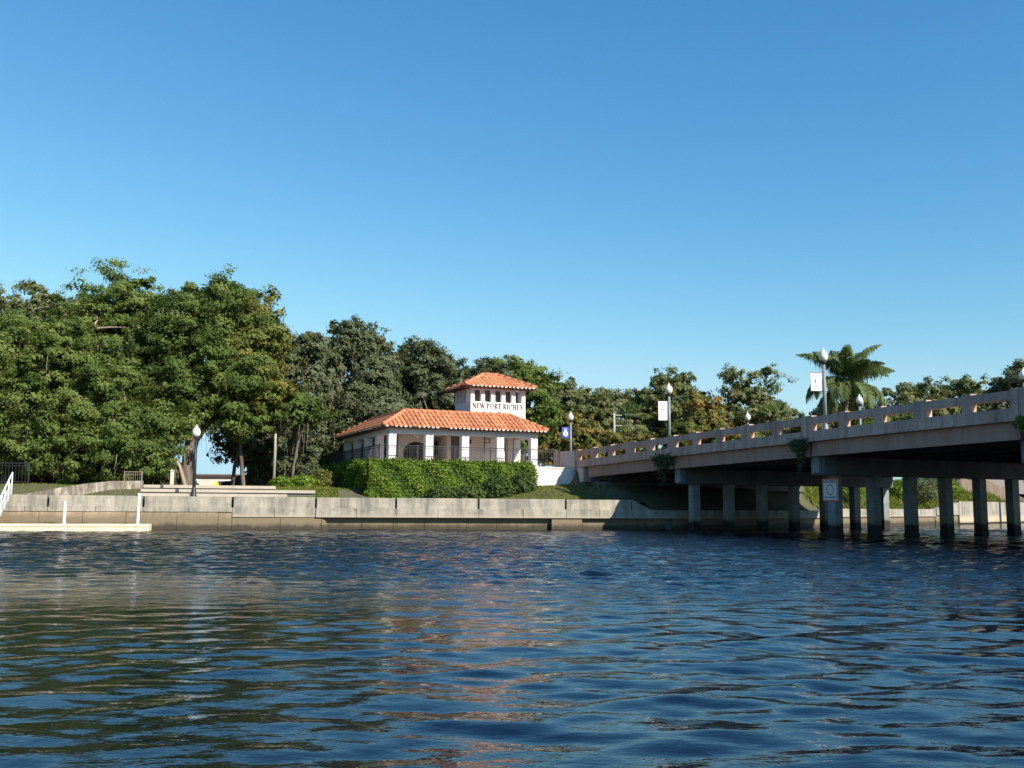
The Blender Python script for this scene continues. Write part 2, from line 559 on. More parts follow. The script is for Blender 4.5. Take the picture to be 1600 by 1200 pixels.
# river surface: waves modelled as a sum of wave trains, finer ripples in the material
def make_water():
    rng = np.random.default_rng(5)
    yl = [2.5]
    while yl[-1] < 62:
        yl.append(yl[-1] + 0.046 + 0.0008 * yl[-1])
    while yl[-1] < 135:
        yl.append(yl[-1] + 1.0)
    yy = np.array(yl)
    NX, NY = 300, len(yl)
    ss = np.linspace(-1, 1, NX)
    Yg, Sg = np.meshgrid(yy, ss, indexing='ij')
    Xg = Sg * (Yg + 9) * 0.66
    Z = np.zeros_like(Xg)
    comps = []
    for i in range(70):
        lam = 0.24 * (1.5 / 0.24) ** rng.uniform(0, 1)
        ang = math.radians(-82) + rng.normal() * (0.34 if lam > 1.2 else 0.55)
        comps.append((lam, ang, rng.uniform(0, 2 * PI)))
    # calm water in the lee near the landing, wind waves farther out, uneven patches in both
    wav = np.sin(0.21 * Xg + 0.35 * Yg + 1.0) * np.sin(0.13 * Xg - 0.27 * Yg + 0.4)
    far_ = np.clip((Yg + 0.32 * Xg + 2.5 * wav - 15.0) / 9.0, 0, 1)
    lee = np.exp(-(np.maximum(Xg + 8.0, 0) / 7.0) ** 2 - ((Yg - 13.5) / 6.0) ** 2)
    pat = (1.15 - 0.92 * lee + 0.3 * wav * (1 - 0.6 * lee)) * (1 - far_) + (2.4 + 0.6 * wav) * far_
    for lam, ang, ph in comps:
        k = 2 * PI / lam
        slope = 0.0095 if lam < 0.9 else 0.0075
        amp = slope / k
        wx = Xg + 0.25 * np.sin(0.31 * Yg + ph)
        arg = k * (math.cos(ang) * wx + math.sin(ang) * Yg) + ph + 1.1 * np.sin(0.37 * Xg + ph * 3) * np.cos(0.23 * Yg + ph) + 0.5 * np.sin(0.9 * Xg + 0.35 * Yg + ph * 5)
        fade = np.clip((lam * 110 - Yg) / (lam * 30), 0, 1)
        env = 0.55 + 0.65 * np.sin(0.33 * Xg / lam ** .5 + ph * 5) * np.sin(0.41 * Yg / lam ** .5 + ph * 7)
        Z += amp * (np.sin(arg) + 0.2 * np.cos(2 * arg)) * fade * pat * (1 + env) * .75
    V = np.stack([Xg, Yg, Z], axis=-1).reshape(-1, 3)
    idx = np.arange(NX * NY).reshape(NY, NX)
    F = np.stack([idx[:-1, :-1], idx[:-1, 1:], idx[1:, 1:], idx[1:, :-1]], axis=-1).reshape(-1, 4)
    me = D.meshes.new('river')
    me.vertices.add(len(V))
    me.vertices.foreach_set('co', V.reshape(-1).astype(np.float32))
    me.loops.add(F.size)
    me.loops.foreach_set('vertex_index', F.reshape(-1).astype(np.int32))
    me.polygons.add(len(F))
    me.polygons.foreach_set('loop_start', np.arange(0, F.size, 4, dtype=np.int32))
    me.polygons.foreach_set('use_smooth', np.ones(len(F), dtype=bool))
    me.materials.append(MATS['water'])
    me.update(calc_edges=True)
    return link('river', me)


tag(make_water(), kind='structure')
deep = MB().raw([(-900, -400, -0.3), (900, -400, -0.3), (900, 400, -0.3), (-900, 400, -0.3)], [(0, 1, 2, 3)]).build('water', 'water')
tag(deep, kind='structure')

# ------------------------------------------------------------------ seawall (local x runs along the wall, local -y faces the river)
WA = math.atan(0.265)
sw = thing('seawall', 'long grey concrete seawall with notched cap along the river bank', 'seawall', (0, 52.5, 0), WA)
c_, s_ = math.cos(WA), math.sin(WA)
notch = [-70, -58, -44, -34, -24.3, -22.35, -18.15, -14.05, -10.05, -6.05, -1.75, 3.0, 6.75]
rw = random.Random(3)
for a, b_ in zip(notch, notch[1:]):
    zt = 1.6 + rw.uniform(-0.012, 0.012)
    MB().box(a + 0.055, b_ - 0.055, rw.uniform(-0.006, 0.006), 0.34, 1.075, zt).build('cap_block', 'seawall_cap', sw)
    lo = 0.86 if b_ < -13 else 0.62
    n = 2
    for k in range(n):
        u0, u1 = a + (b_ - a) * k / n, a + (b_ - a) * (k + 1) / n
        if u0 < -14.6 < u1 + 2.5 and lo == 0.62:
            pass
        MB().box(u0 + 0.012, u1 - 0.012, (-0.05 if b_ < -9 else -0.11) + rw.uniform(-0.006, 0.006), 0.34, lo, 1.073).build('cap_beam', 'seawall_cap', sw)
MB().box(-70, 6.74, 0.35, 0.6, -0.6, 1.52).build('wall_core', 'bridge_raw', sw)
# lower sheet panels: flush on the left stretch, recessed under an overhang on the right stretch
u = -70.0
while u < -9.9:
    wd = 2.4 if u < -30 else rw.choice([1.9, 2.3, 2.7])
    u1 = min(u + wd, -9.75)
    if u < -14.06 and u1 > -14.5:
        u1 = -14.05
    top = 0.858 if u1 < -14.0 else 0.618
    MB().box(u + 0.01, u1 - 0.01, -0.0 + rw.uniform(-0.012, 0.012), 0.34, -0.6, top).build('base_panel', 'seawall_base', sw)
    u = u1
# slanted end of the flush stretch
MB().hexa([(-9.74, -0.01, -0.6), (-9.2, 0.1, -0.6), (-9.2, 0.2, -0.6), (-9.74, 0.2, -0.6)],
          [(-9.74, -0.01, 0.618), (-9.6, 0.1, 0.618), (-9.6, 0.2, 0.618), (-9.74, 0.2, 0.618)]).build('base_panel', 'seawall_base', sw)
u = -9.73
while u < 2.2:
    u1 = min(u + rw.choice([1.6, 2.0, 2.2]), 2.2)
    MB().box(u + 0.01, u1 - 0.01, 0.26 + rw.uniform(-0.01, 0.01), 0.345, -0.6, 0.6).build('base_panel', 'seawall_base', sw)
    u = u1
MB().box(2.22, 3.9, -0.02, 0.34, -0.6, 0.618).build('base_panel', 'seawall_base', sw)
u = 3.92
while u < 8.8:
    MB().box(u + 0.01, u + 1.62, 0.2, 0.345, -0.6, 0.6).build('base_panel', 'seawall_base', sw)
    u += 1.63
MB().hexa([(6.76, 0, 1.075), (7.9, 0, 1.075), (7.9, 0.34, 1.075), (6.76, 0.34, 1.075)],
          [(6.76, 0, 1.6), (6.8, 0, 1.6), (6.8, 0.34, 1.6), (6.76, 0.34, 1.6)]).build('cap_block', 'seawall_cap', sw)
MB().box(6.76, 9.3, -0.05, 0.34, 0.62, 1.073).build('cap_beam', 'seawall_cap', sw)
MB().box(6.75, 9.3, 0.35, 0.6, -0.6, 1.05).build('wall_core', 'bridge_raw', sw)


def poly_wall(name, pts, top0, top1, lo, label, thick=0.4, capm='seawall_cap', basem='seawall_base'):
    t = thing(name, label, 'seawall', (pts[0][0], pts[0][1], 0))
    for (xa, ya), (xb, yb) in zip(pts, pts[1:]):
        d = Vector((xb - xa, yb - ya, 0))
        L = d.length
        d.normalize()
        n = Vector((-d.y, d.x, 0))
        k = max(1, int(L / 3.2))
        for i in range(k):
            a = Vector((xa, ya, 0)) + d * (L * i / k + 0.01) - Vector((pts[0][0], pts[0][1], 0))
            e = Vector((xa, ya, 0)) + d * (L * (i + 1) / k - 0.01) - Vector((pts[0][0], pts[0][1], 0))
            z0 = Vector((0, 0, 1))
            MB().hexa([a - n * .05 + z0 * lo, e - n * .05 + z0 * lo, e + n * thick + z0 * lo, a + n * thick + z0 * lo],
                      [a - n * .05 + z0 * top0, e - n * .05 + z0 * top1, e + n * thick + z0 * top1, a + n * thick + z0 * top0]).build('cap_beam', capm, t)
            zl = lo - 0.002
            MB().hexa([a + n * .06 - z0 * .6, e + n * .06 - z0 * .6, e + n * (thick - .02) - z0 * .6, a + n * (thick - .02) - z0 * .6],
                      [a + n * .06 + z0 * zl, e + n * .06 + z0 * zl, e + n * (thick - .02) + z0 * zl, a + n * (thick - .02) + z0 * zl]).build('base_panel', basem, t)
    return t


poly_wall('seawall', [(9.0, 54.885), (15.0, 59.0), (21, 65)], 1.07, 1.07, 0.62, 'shaded low seawall running on beneath the bridge behind the columns')
poly_wall('seawall', [(21.03, 65.03), (27.0, 71.0), (32.5, 76.9)], 1.2, 1.2, 0.66, 'pale sunlit seawall on the far bank seen between the bridge columns')
poly_wall('seawall', [(32.6, 77.0), (36, 80.75)], 1.2, 1.75, 0.75, 'seawall with a slanting top on the far bank beyond the bridge')
poly_wall('seawall', [(36.05, 80.8), (45.0, 90.5), (70, 112)], 1.85, 1.85, 0.12, 'tall stained seawall on the far bank at the right edge')

# ------------------------------------------------------------------ park: steps, ramp wall, path
steps = thing('park_steps', 'three wide pale concrete steps behind the seawall', 'steps', (0, 52.5, 0), WA)
for k, (u0, u1) in enumerate([(-18.6, -11.4), (-18.6, -9.9), (-18.6, -11.9)]):
    y0 = 1.7 + 1.35 * k
    z1 = 1.62 + 0.23 * (k + 1) - 0.1
    nb = 3
    for j in range(nb):
        a, e = u0 + (u1 - u0) * j / nb, u0 + (u1 - u0) * (j + 1) / nb
        MB().box(a + 0.004, e - 0.004, y0, y0 + 1.42 if k < 2 else y0 + 3.0, z1 - 0.155, z1).build('step_slab', 'step', steps)
        MB().box(a + 0.004, e - 0.004, y0 + .1, y0 + 1.34 if k < 2 else y0 + 2.9, 1.1, z1 - .157).build('step_base', 'bridge_raw', steps)
walk = MB().box(-40, -9.6, 0.62, 1.69, 1.2, 1.515).build('path', 'pavement', None)
walk.location = (0, 52.5, 0)
walk.rotation_euler = (0, 0, WA)
tag(walk, kind='structure')
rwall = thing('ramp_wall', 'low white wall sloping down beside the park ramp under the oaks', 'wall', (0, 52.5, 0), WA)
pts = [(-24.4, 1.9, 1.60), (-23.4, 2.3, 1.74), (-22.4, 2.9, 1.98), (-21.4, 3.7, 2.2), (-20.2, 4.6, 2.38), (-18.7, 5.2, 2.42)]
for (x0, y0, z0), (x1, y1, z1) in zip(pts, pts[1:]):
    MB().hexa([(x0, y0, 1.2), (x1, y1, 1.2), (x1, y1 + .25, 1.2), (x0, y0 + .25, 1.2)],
              [(x0, y0, z0), (x1, y1, z1), (x1, y1 + .25, z1), (x0, y0 + .25, z0)]).build('wall_panel', 'dappled_shade_wall', rwall)

# ------------------------------------------------------------------ pavilion
pav = thing('pavilion', 'pink stucco riverside pavilion with terracotta tile roof and small tower', 'pavilion', tuple(P0), PA)
FZ = 3.6          # floor level
CW = 0.46
XW, YW = 9.7, 11.3
terr = MB().box(-0.9, 12.2, -0.9, YW + 0.9, 1.0, FZ - 0.004).build('terrace', 'stucco', pav)
MB().box(-0.95, 12.2, -0.95, -0.55, FZ - 0.002, FZ + 0.05).build('coping', 'mortar', terr)
MB().box(-0.54, 12.2, -0.54, YW + 0.9, FZ - 0.002, FZ + 0.02).build('floor', 'floor_slab', terr)
colx = [CW / 2 + (XW - CW) * i / 4 for i in range(5)]
coly = [CW / 2 + (YW - CW) * i / 4 for i in range(5)]
BZ0, BZ1 = 5.50, 5.86


def column(cx, cy):
    o = MB().box(cx - CW / 2, cx + CW / 2, cy - CW / 2, cy + CW / 2, FZ + 0.021, BZ0 + 0.03).build('column', 'stucco', pav)
    MB().box(cx - CW / 2 - .04, cx + CW / 2 + .04, cy - CW / 2 - .04, cy + CW / 2 + .04, FZ + 0.021, FZ + 0.2).build('column_base', 'stucco', o)


for cx in colx:
    column(cx, coly[0])
    column(cx, coly[-1])
for cy in coly[1:-1]:
    column(colx[0], cy)
    column(colx[-1], cy)
MB().box(0.05, XW - 0.05, 0.05, CW - 0.05, BZ0, BZ1).build('lintel', 'stucco', pav)
MB().box(0.05, XW - 0.05, YW - CW + 0.05, YW - 0.05, BZ0, BZ1).build('lintel', 'stucco', pav)
MB().box(0.05, CW - 0.05, CW - 0.047, YW - CW + 0.047, BZ0, BZ1).build('lintel', 'stucco', pav)
MB().box(XW - CW + 0.05, XW - 0.05, CW - 0.047, YW - CW + 0.047, BZ0, BZ1).build('lintel', 'stucco', pav)
for a, b_ in zip(colx, colx[1:]):
    if a < 2 or a > 6.5:
        MB().box(a + CW / 2, b_ - CW / 2, 0.1, 0.32, FZ + 0.021, FZ + 0.27).build('low_wall', 'stucco', pav)
for a, b_ in zip(coly, coly[1:]):
    MB().box(0.1, 0.32, a + CW / 2, b_ - CW / 2, FZ + 0.021, FZ + 0.27).build('low_wall', 'stucco', pav)
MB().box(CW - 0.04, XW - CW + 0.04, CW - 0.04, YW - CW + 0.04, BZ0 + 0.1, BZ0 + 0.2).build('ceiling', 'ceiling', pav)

# rooms inside
room = MB()
RX0, RX1, RY0, RY1 = 4.5, 8.3, 2.4, 8.6


def wall_with_openings(mb, axis_, fixed0, fixed1, a0, a1, z0, z1, ops):
    """straight wall with door/window openings [(from, to, sill, head)]"""
    cur = a0

    def bx(p, q, za, zb):
        if q - p < 1e-4 or zb - za < 1e-4:
            return
        if axis_ == 'x':
            mb.box(p, q, fixed0, fixed1, za, zb)
        else:
            mb.box(fixed0, fixed1, p, q, za, zb)
    for (p, q, sl, hd) in ops:
        bx(cur, p, z0, z1)
        bx(p, q, z0, sl)
        bx(p, q, hd, z1)
        cur = q
    bx(cur, a1, z0, z1)


ZT = BZ0 + 0.098
wall_with_openings(room, 'x', RY0, RY0 + .18, RX0, RX1, FZ + .022, ZT, [(4.75, 5.65, FZ + .022, FZ + 2.0), (7.0, 7.85, FZ + .022, FZ + 1.95)])
wall_with_openings(room, 'y', RX0, RX0 + .18, RY0 + .181, RY1 - .181, FZ + .022, ZT, [(4.2, 5.2, FZ + .9, FZ + 1.8)])
room.box(RX1 - .18, RX1, RY0 + .181, RY1 - .181, FZ + .022, ZT)
room.box(RX0, RX1, RY1 - .18, RY1, FZ + .022, ZT)
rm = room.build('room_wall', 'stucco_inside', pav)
MB().box(4.76, 5.64, RY0 + .08, RY0 + .13, FZ + .022, FZ + 1.99).build('door', 'door', pav)
MB().box(7.01, 7.84, RY0 + .08, RY0 + .13, FZ + .022, FZ + 1.94).build('door', 'stucco', pav)
MB().box(RX0 + .06, RX0 + .1, 4.21, 5.19, FZ + .91, FZ + 1.79).build('window', 'window_glass', pav)
# arched screen wall by the left bays
aw = MB()
AX0, AX1, AY0, AY1 = 1.55, 3.9, 3.2, 3.42
cxm, ra, zs = (AX0 + AX1) / 2, 0.85, FZ + 0.95
arc = [(cxm - ra, FZ + .022)] + [(cxm - ra * math.cos(PI * k / 14), zs + ra * math.sin(PI * k / 14) * 0.8) for k in range(15)] + [(cxm + ra, FZ + .022)]
out2 = [(AX0, FZ + .022)] + [(AX0 + (AX1 - AX0) * k / 14, ZT) for k in range(15)] + [(AX1, FZ + .022)]
n_ = len(arc)
vsx = [(x, AY0, z) for x, z in arc] + [(x, AY0, z) for x, z in out2] + [(x, AY1, z) for x, z in arc] + [(x, AY1, z) for x, z in out2]
fsx = []
for k in range(n_ - 1):
    fsx += [(k, k + 1, n_ + k + 1, n_ + k), (2 * n_ + k + 1, 2 * n_ + k, 3 * n_ + k, 3 * n_ + k + 1),
            (k + 1, k, 2 * n_ + k, 2 * n_ + k + 1), (n_ + k, n_ + k + 1, 3 * n_ + k + 1, 3 * n_ + k)]
aw.raw(vsx, fsx)
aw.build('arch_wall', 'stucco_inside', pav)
# piers standing in the right bay
MB().box(8.75, 9.1, 2.6, 2.95, FZ + .022, ZT).build('pier', 'stucco_inside', pav)
# floodlights, wall lamp and hanging sign bracket
fl = MB().box(1.72, 1.84, 0.47, 0.6, BZ0 - .1, BZ0 - .005).build('floodlight', 'white_paint', pav)
MB().lathe([(0.03, BZ0 - .2), (0.08, BZ0 - .16), (0.08, BZ0 - .1)], 10, (1.95, 0.52)).build('floodlight', 'white_paint', pav)
MB().box(6.55, 6.6, 1.2, 1.25, FZ + 0.9, BZ0 + .1).box(6.6, 6.95, 1.2, 1.25, BZ0 - .12, BZ0 - .08).box(6.9, 6.95, 1.2, 1.25, BZ0 - .35, BZ0 - .12).box(6.6, 6.9, 1.2, 1.25, BZ0 - .35, BZ0 - .31).build('drain_pipe', 'dark_metal', pav)
MB().box(5.95, 6.1, RY0 - .08, RY0 - .002, FZ + 1.55, FZ + 1.8).build('wall_lamp', 'dark_metal', pav)


def tile_roof(parent, X0, X1, Y0, Y1, ze, zr, set_, pitch, name='roof', tiles_len=0.42):
    """hipped roof skirt: dark underlay, one barrel-tile row per pitch on each slope, hip and ridge tiles, mortar ends.
    (X0..X1, Y0..Y1) eave rectangle, set_ horizontal run of the slopes"""
    r = MB()
    iX0, iX1, iY0, iY1 = X0 + set_, X1 - set_, Y0 + set_, Y1 - set_
    lo = [(X0, Y0, ze), (X1, Y0, ze), (X1, Y1, ze), (X0, Y1, ze)]
    hi = [(iX0, iY0, zr), (iX1, iY0, zr), (iX1, iY1, zr), (iX0, iY1, zr)]
    r.hexa(lo, hi)
    r.box(X0 + .05, X1 - .05, Y0 + .05, Y1 - .05, ze - 0.09, ze - 0.002)
    ro = r.build(name, 'tile_under', parent)
    mort = MB()
    rr = random.Random(int(X1 * 100))
    slope = (zr - ze) / set_
    rad = pitch * 0.42
    sides = [((X0, Y0), (1, 0), (0, 1), X1 - X0), ((X1, Y0), (0, 1), (-1, 0), Y1 - Y0),
             ((X1, Y1), (-1, 0), (0, -1), X1 - X0), ((X0, Y1), (0, -1), (1, 0), Y1 - Y0)]
    for (ox, oy), (ax, ay), (bx_, by_), L in sides:
        n = int(L / pitch)
        off = (L - n * pitch) / 2 + pitch / 2
        for i in range(n):
            a = off + i * pitch
            run = min(set_, a, L - a) - 0.03
            if run < 0.18:
                continue
            t = MB()
            nt_ = max(1, int(round(run / tiles_len)))
            st = -0.06
            for j in range(nt_):
                p0, p1 = st + (run - st) * j / nt_, st + (run - st) * (j + 1) / nt_
                jr = rr.uniform(-0.012, 0.012)
                V = []
                for (pp, lift, rd) in ((p0, 0.045, rad * 1.06), (p1 + 0.03, 0.012, rad * 0.84)):
                    for k in range(7):
                        th = PI * k / 6
                        lat = -rd * math.cos(th) + jr
                        up = rd * 0.85 * math.sin(th) + lift
                        x = ox + ax * (a + lat) + bx_ * (pp - up * 0.4 * slope)
                        y = oy + ay * (a + lat) + by_ * (pp - up * 0.4 * slope)
                        V.append((x, y, ze + pp * slope + up))
                F = [(k, k + 1, 8 + k, 7 + k) for k in range(6)] + [tuple(reversed(range(7)))]
                t.raw(V, F)
            t.build('tile_row', 'tile', ro, True)
            # mortar plug in the open eave end
            if rr.random() < 0.88:
                V = []
                rd = rad * rr.uniform(0.6, 0.85)
                for k in range(8):
                    th = 2 * PI * k / 8
                    V.append((ox + ax * (a - rd * math.cos(th)) - bx_ * 0.068, oy + ay * (a - rd * math.cos(th)) - by_ * 0.068,
                              ze - 0.06 * slope + 0.05 + rd * 0.7 * math.sin(th)))
                V += [(x + bx_ * 0.05, y + by_ * 0.05, z) for x, y, z in V]
                mort.raw(V, [tuple(range(8)), tuple(reversed(range(8, 16)))] + [(k, (k + 1) % 8, 8 + (k + 1) % 8, 8 + k) for k in range(8)])
    mo = mort.build('mortar_ends', 'mortar', ro)
    tag(mo, kind='stuff')
    # hips and ridges
    ends = list(zip(lo, hi)) + list(zip(hi, hi[1:] + hi[:1]))
    for p, q in ends:
        p, q = Vector(p), Vector(q)
        L = (q - p).length
        if L < 0.05:
            continue
        n = max(1, int(L / 0.45))
        t = MB()
        for j in range(n):
            a = p.lerp(q, j / n) + Vector((0, 0, 0.09))
            e = p.lerp(q, min(1, (j + 1.08) / n)) + Vector((0, 0, 0.06))
            t.tube([a, e], [rad * 1.15, rad * 0.95], 8)
        t.build('ridge_tile', 'tile', ro, True)
    return ro


tile_roof(pav, -0.5, XW + 0.5, -0.5, YW + 0.5, 5.88, 6.93, 1.88, 0.285)

# tower
TX0, TX1, TY0, TY1 = 5.72, 9.5, 1.5, 4.4
TZ0, TZS, TZH, TZ1 = 5.7, 7.8, 8.58, 8.72
tw = MB()
tw.box(TX0, TX1, TY0, TY1, TZ0, TZS)
tower = tw.build('tower', 'stucco', pav)
tt = MB().box(TX0 - .01, TX1 + .01, TY0 - .01, TY1 + .01, TZH, TZ1).build('tower_beam', 'stucco', tower)
npx = 6
pw = 0.26
for i in range(npx):
    x = TX0 + pw / 2 + (TX1 - TX0 - pw) * i / (npx - 1)
    for yy_ in (TY0 + .13, TY1 - .13):
        MB().box(x - pw / 2, x + pw / 2, yy_ - .13, yy_ + .13, TZS + .001, TZH - .001).build('tower_pier', 'stucco', tower)
for i in range(1, 4):
    y = TY0 + pw / 2 + (TY1 - TY0 - pw) * i / 4
    for xx_ in (TX0 + .13, TX1 - .13):
        MB().box(xx_ - .13, xx_ + .13, y - pw / 2, y + pw / 2, TZS + .001, TZH - .001).build('tower_pier', 'stucco', tower)
MB().box(TX0 + .45, TX1 - .45, TY0 + .45, TY1 - .45, TZS + .001, TZH - .002).build('louvre_box', 'door', tower)
tile_roof(pav, TX0 - .55, TX1 + .55, TY0 - .55, TY1 + .55, 8.74, 9.68, 1.94, 0.275, 'tower_roof')
MB().lathe([(0.10, 0), (0.12, .05), (0.05, .11), (0.03, .12)], 10, (0, 0)).build('spotlight', 'dark_metal', tower).location = (7.6, TY0 - .12, 7.05)
MB().box(TX0 - 0.08, TX0 - .012, TY0 + .35, TY0 + .75, TZS - .05, TZS + .3).build('wall_box', 'white_paint', tower)

# lettering on the tower front: thick and thin strokes with serifs
def glyph(ch):
    """strokes in a unit-high cell: ('b', x0,z0,x1,z1, width) bars or ('a', cx,cz,rx,rz,t0,t1, w) arcs"""
    K, T = 0.16, 0.07
    g = {'N': ([('b', .1, 0, .1, 1, T), ('b', .1, 1, .72, 0, K), ('b', .72, 0, .72, 1, T), ('b', 0, .03, .2, .03, .06), ('b', 0, .97, .14, .97, .06), ('b', .62, .97, .82, .97, .06)], .84),
         'E': ([('b', .14, 0, .14, 1, K), ('b', .02, .03, .6, .03, .06), ('b', .02, .97, .58, .97, .06), ('b', .14, .5, .45, .5, .06), ('b', .59, 0, .61, .2, .05), ('b', .57, .8, .57, 1, .05)], .66),
         'W': ([('b', .08, 1, .32, 0, K), ('b', .32, 0, .55, 1, T), ('b', .5, 1, .76, 0, K), ('b', .76, 0, 1.0, 1, T), ('b', 0, .97, .22, .97, .06), ('b', .42, .97, .62, .97, .06), ('b', .92, .97, 1.08, .97, .06)], 1.1),
         'P': ([('b', .14, 0, .14, 1, K), ('b', .02, .03, .28, .03, .06), ('a', .22, .72, .38, .28, -90, 90, .15), ('b', .02, .96, .26, .96, .08), ('b', .14, .46, .34, .46, .1)], .64),
         'O': ([('a', .44, .5, .38, .47, 0, 360, .13)], .9),
         'R': ([('b', .14, 0, .14, 1, K), ('b', .02, .03, .28, .03, .06), ('a', .24, .74, .34, .26, -90, 90, .14), ('b', .02, .97, .26, .97, .06), ('b', .3, .5, .68, .02, .14)], .74),
         'T': ([('b', .36, 0, .36, 1, K), ('b', .02, .97, .7, .97, .07), ('b', .24, .03, .48, .03, .06), ('b', .03, .8, .03, 1, .05), ('b', .69, .8, .69, 1, .05)], .74),
         'I': ([('b', .16, 0, .16, 1, K), ('b', .03, .03, .29, .03, .06), ('b', .03, .97, .29, .97, .06)], .34),
         'C': ([('a', .44, .5, .38, .47, 42, 318, .13), ('b', .76, .72, .76, .96, .05)], .82),
         'H': ([('b', .14, 0, .14, 1, K), ('b', .66, 0, .66, 1, K), ('b', .14, .5, .66, .5, .06), ('b', .02, .03, .26, .03, .06), ('b', .02, .97, .26, .97, .06), ('b', .54, .03, .78, .03, .06), ('b', .54, .97, .78, .97, .06)], .82),
         'Y': ([('b', .08, 1, .38, .45, K), ('b', .38, .45, .68, 1, T), ('b', .38, 0, .38, .48, K), ('b', 0, .97, .2, .97, .06), ('b', .58, .97, .76, .97, .06), ('b', .26, .03, .5, .03, .06)], .76)}
    return g[ch]


def letter_mesh(ch, h, depth=0.03):
    st, adv = glyph(ch)
    m_ = MB()

    def poly(pts):
        lo = [(x * h, 0, z * h) for x, z in pts]
        hi = [(x * h, -depth, z * h) for x, z in pts]
        m_.hexa(lo, hi)
    for q in st:
        if q[0] == 'b':
            _, x0, z0, x1, z1, wd = q
            L = math.hypot(x1 - x0, z1 - z0)
            nx, nz = -(z1 - z0) / L * wd / 2, (x1 - x0) / L * wd / 2
            poly([(x0 + nx, z0 + nz), (x1 + nx, z1 + nz), (x1 - nx, z1 - nz), (x0 - nx, z0 - nz)])
        else:
            _, cx, cz, rx, rz, t0, t1, wd = q
            n = max(6, int(abs(t1 - t0) / 22))
            for k in range(n):
                a, e = math.radians(t0 + (t1 - t0) * k / n), math.radians(t0 + (t1 - t0) * (k + 1) / n)
                poly([(cx + rx * math.cos(a), cz + rz * math.sin(a)), (cx + rx * math.cos(e), cz + rz * math.sin(e)),
                      (cx + (rx - wd) * math.cos(e), cz + (rz - wd * .5) * math.sin(e)), (cx + (rx - wd) * math.cos(a), cz + (rz - wd * .5) * math.sin(a))])
    return m_.mesh('letter', 'letter'), adv


def write(text, x0, x1, y, z, h, parent):
    total = sum(glyph(c)[1] + .1 if c != ' ' else .32 for c in text)
    k = (x1 - x0) / total
    x = x0
    cache = {}
    for c in text:
        if c == ' ':
            x += .32 * k
            continue
        if c not in cache:
            cache[c] = letter_mesh(c, h)
        me, adv = cache[c]
        link('letter', me, parent, (x, y, z), (0, 0, 0), (k / h, 1, 1))
        x += (adv + .1) * k


write('NEW PORT RICHEY', TX0 + .12, TX1 - .12, TY0 - .004, 7.38, 0.33, tower)


# railing along the terrace edge
def railing(name, pts, z, label, h=1.07, step=0.14, post_every=2.2, parent_loc=None, rz=0, mat='dark_metal'):
    t = thing(name, label, 'railing', parent_loc, rz)
    bal = MB()
    for (x0, y0), (x1, y1) in zip(pts, pts[1:]):
        L = math.hypot(x1 - x0, y1 - y0)
        d = Vector(((x1 - x0) / L, (y1 - y0) / L, 0))
        for zz, r in ((z + h, 0.026), (z + h - 0.14, 0.014), (z + 0.1, 0.018)):
            MB().tube([(x0, y0, zz), (x1, y1, zz)], r, 6).build('rail', mat, t)
        n = int(L / step)
        for i in range(1, n):
            p = Vector((x0, y0, 0)) + d * (L * i / n)
            bal.box(p.x - .009, p.x + .009, p.y - .009, p.y + .009, z + .1, z + h - .01)
        k = max(1, int(round(L / post_every)))
        for i in range(k + 1):
            p = Vector((x0, y0, 0)) + d * (L * i / k)
            MB().box(p.x - .03, p.x + .03, p.y - .03, p.y + .03, z, z + h + .05).build('post', mat, t)
    tag(bal.build('balusters', mat, t), kind='stuff')
    return t


railing('railing', [(-0.78, 11.9), (-0.78, -0.78), (10.85, -0.78)], FZ + .05,
        'black metal railing around the pavilion terrace above the hedge', parent_loc=tuple(P0), rz=PA)

# ------------------------------------------------------------------ bridge (local x = q along the bridge towards the near bank, local y = s across)
bridge = thing('bridge', 'pink concrete road bridge with slotted parapet on square columns', 'bridge', tuple(B0), math.atan2(BX.y, BX.x))
BW = 15.9
QEND = 52.0


def zr(q):
    return 4.73 + 0.0285 * q - 0.00025 * q * q if q > 0 else 4.73


def qbox(q0, q1, s0, s1, o0, o1, name, mat, parent, seg=None):
    seg = seg or max(1, int((q1 - q0) / 3.0))
    m_ = MB()
    V = []
    for i in range(seg + 1):
        q = q0 + (q1 - q0) * i / seg
        z = zr(q)
        V += [(q, s0, z + o0), (q, s1, z + o0), (q, s1, z + o1), (q, s0, z + o1)]
    F = [(0, 3, 2, 1), (seg * 4, seg * 4 + 1, seg * 4 + 2, seg * 4 + 3)]
    for i in range(seg):
        a = i * 4
        for k in range(4):
            F.append((a + k, a + (k + 1) % 4, a + 4 + (k + 1) % 4, a + 4 + k))
    m_.raw(V, F)
    return m_.build(name, mat, parent)


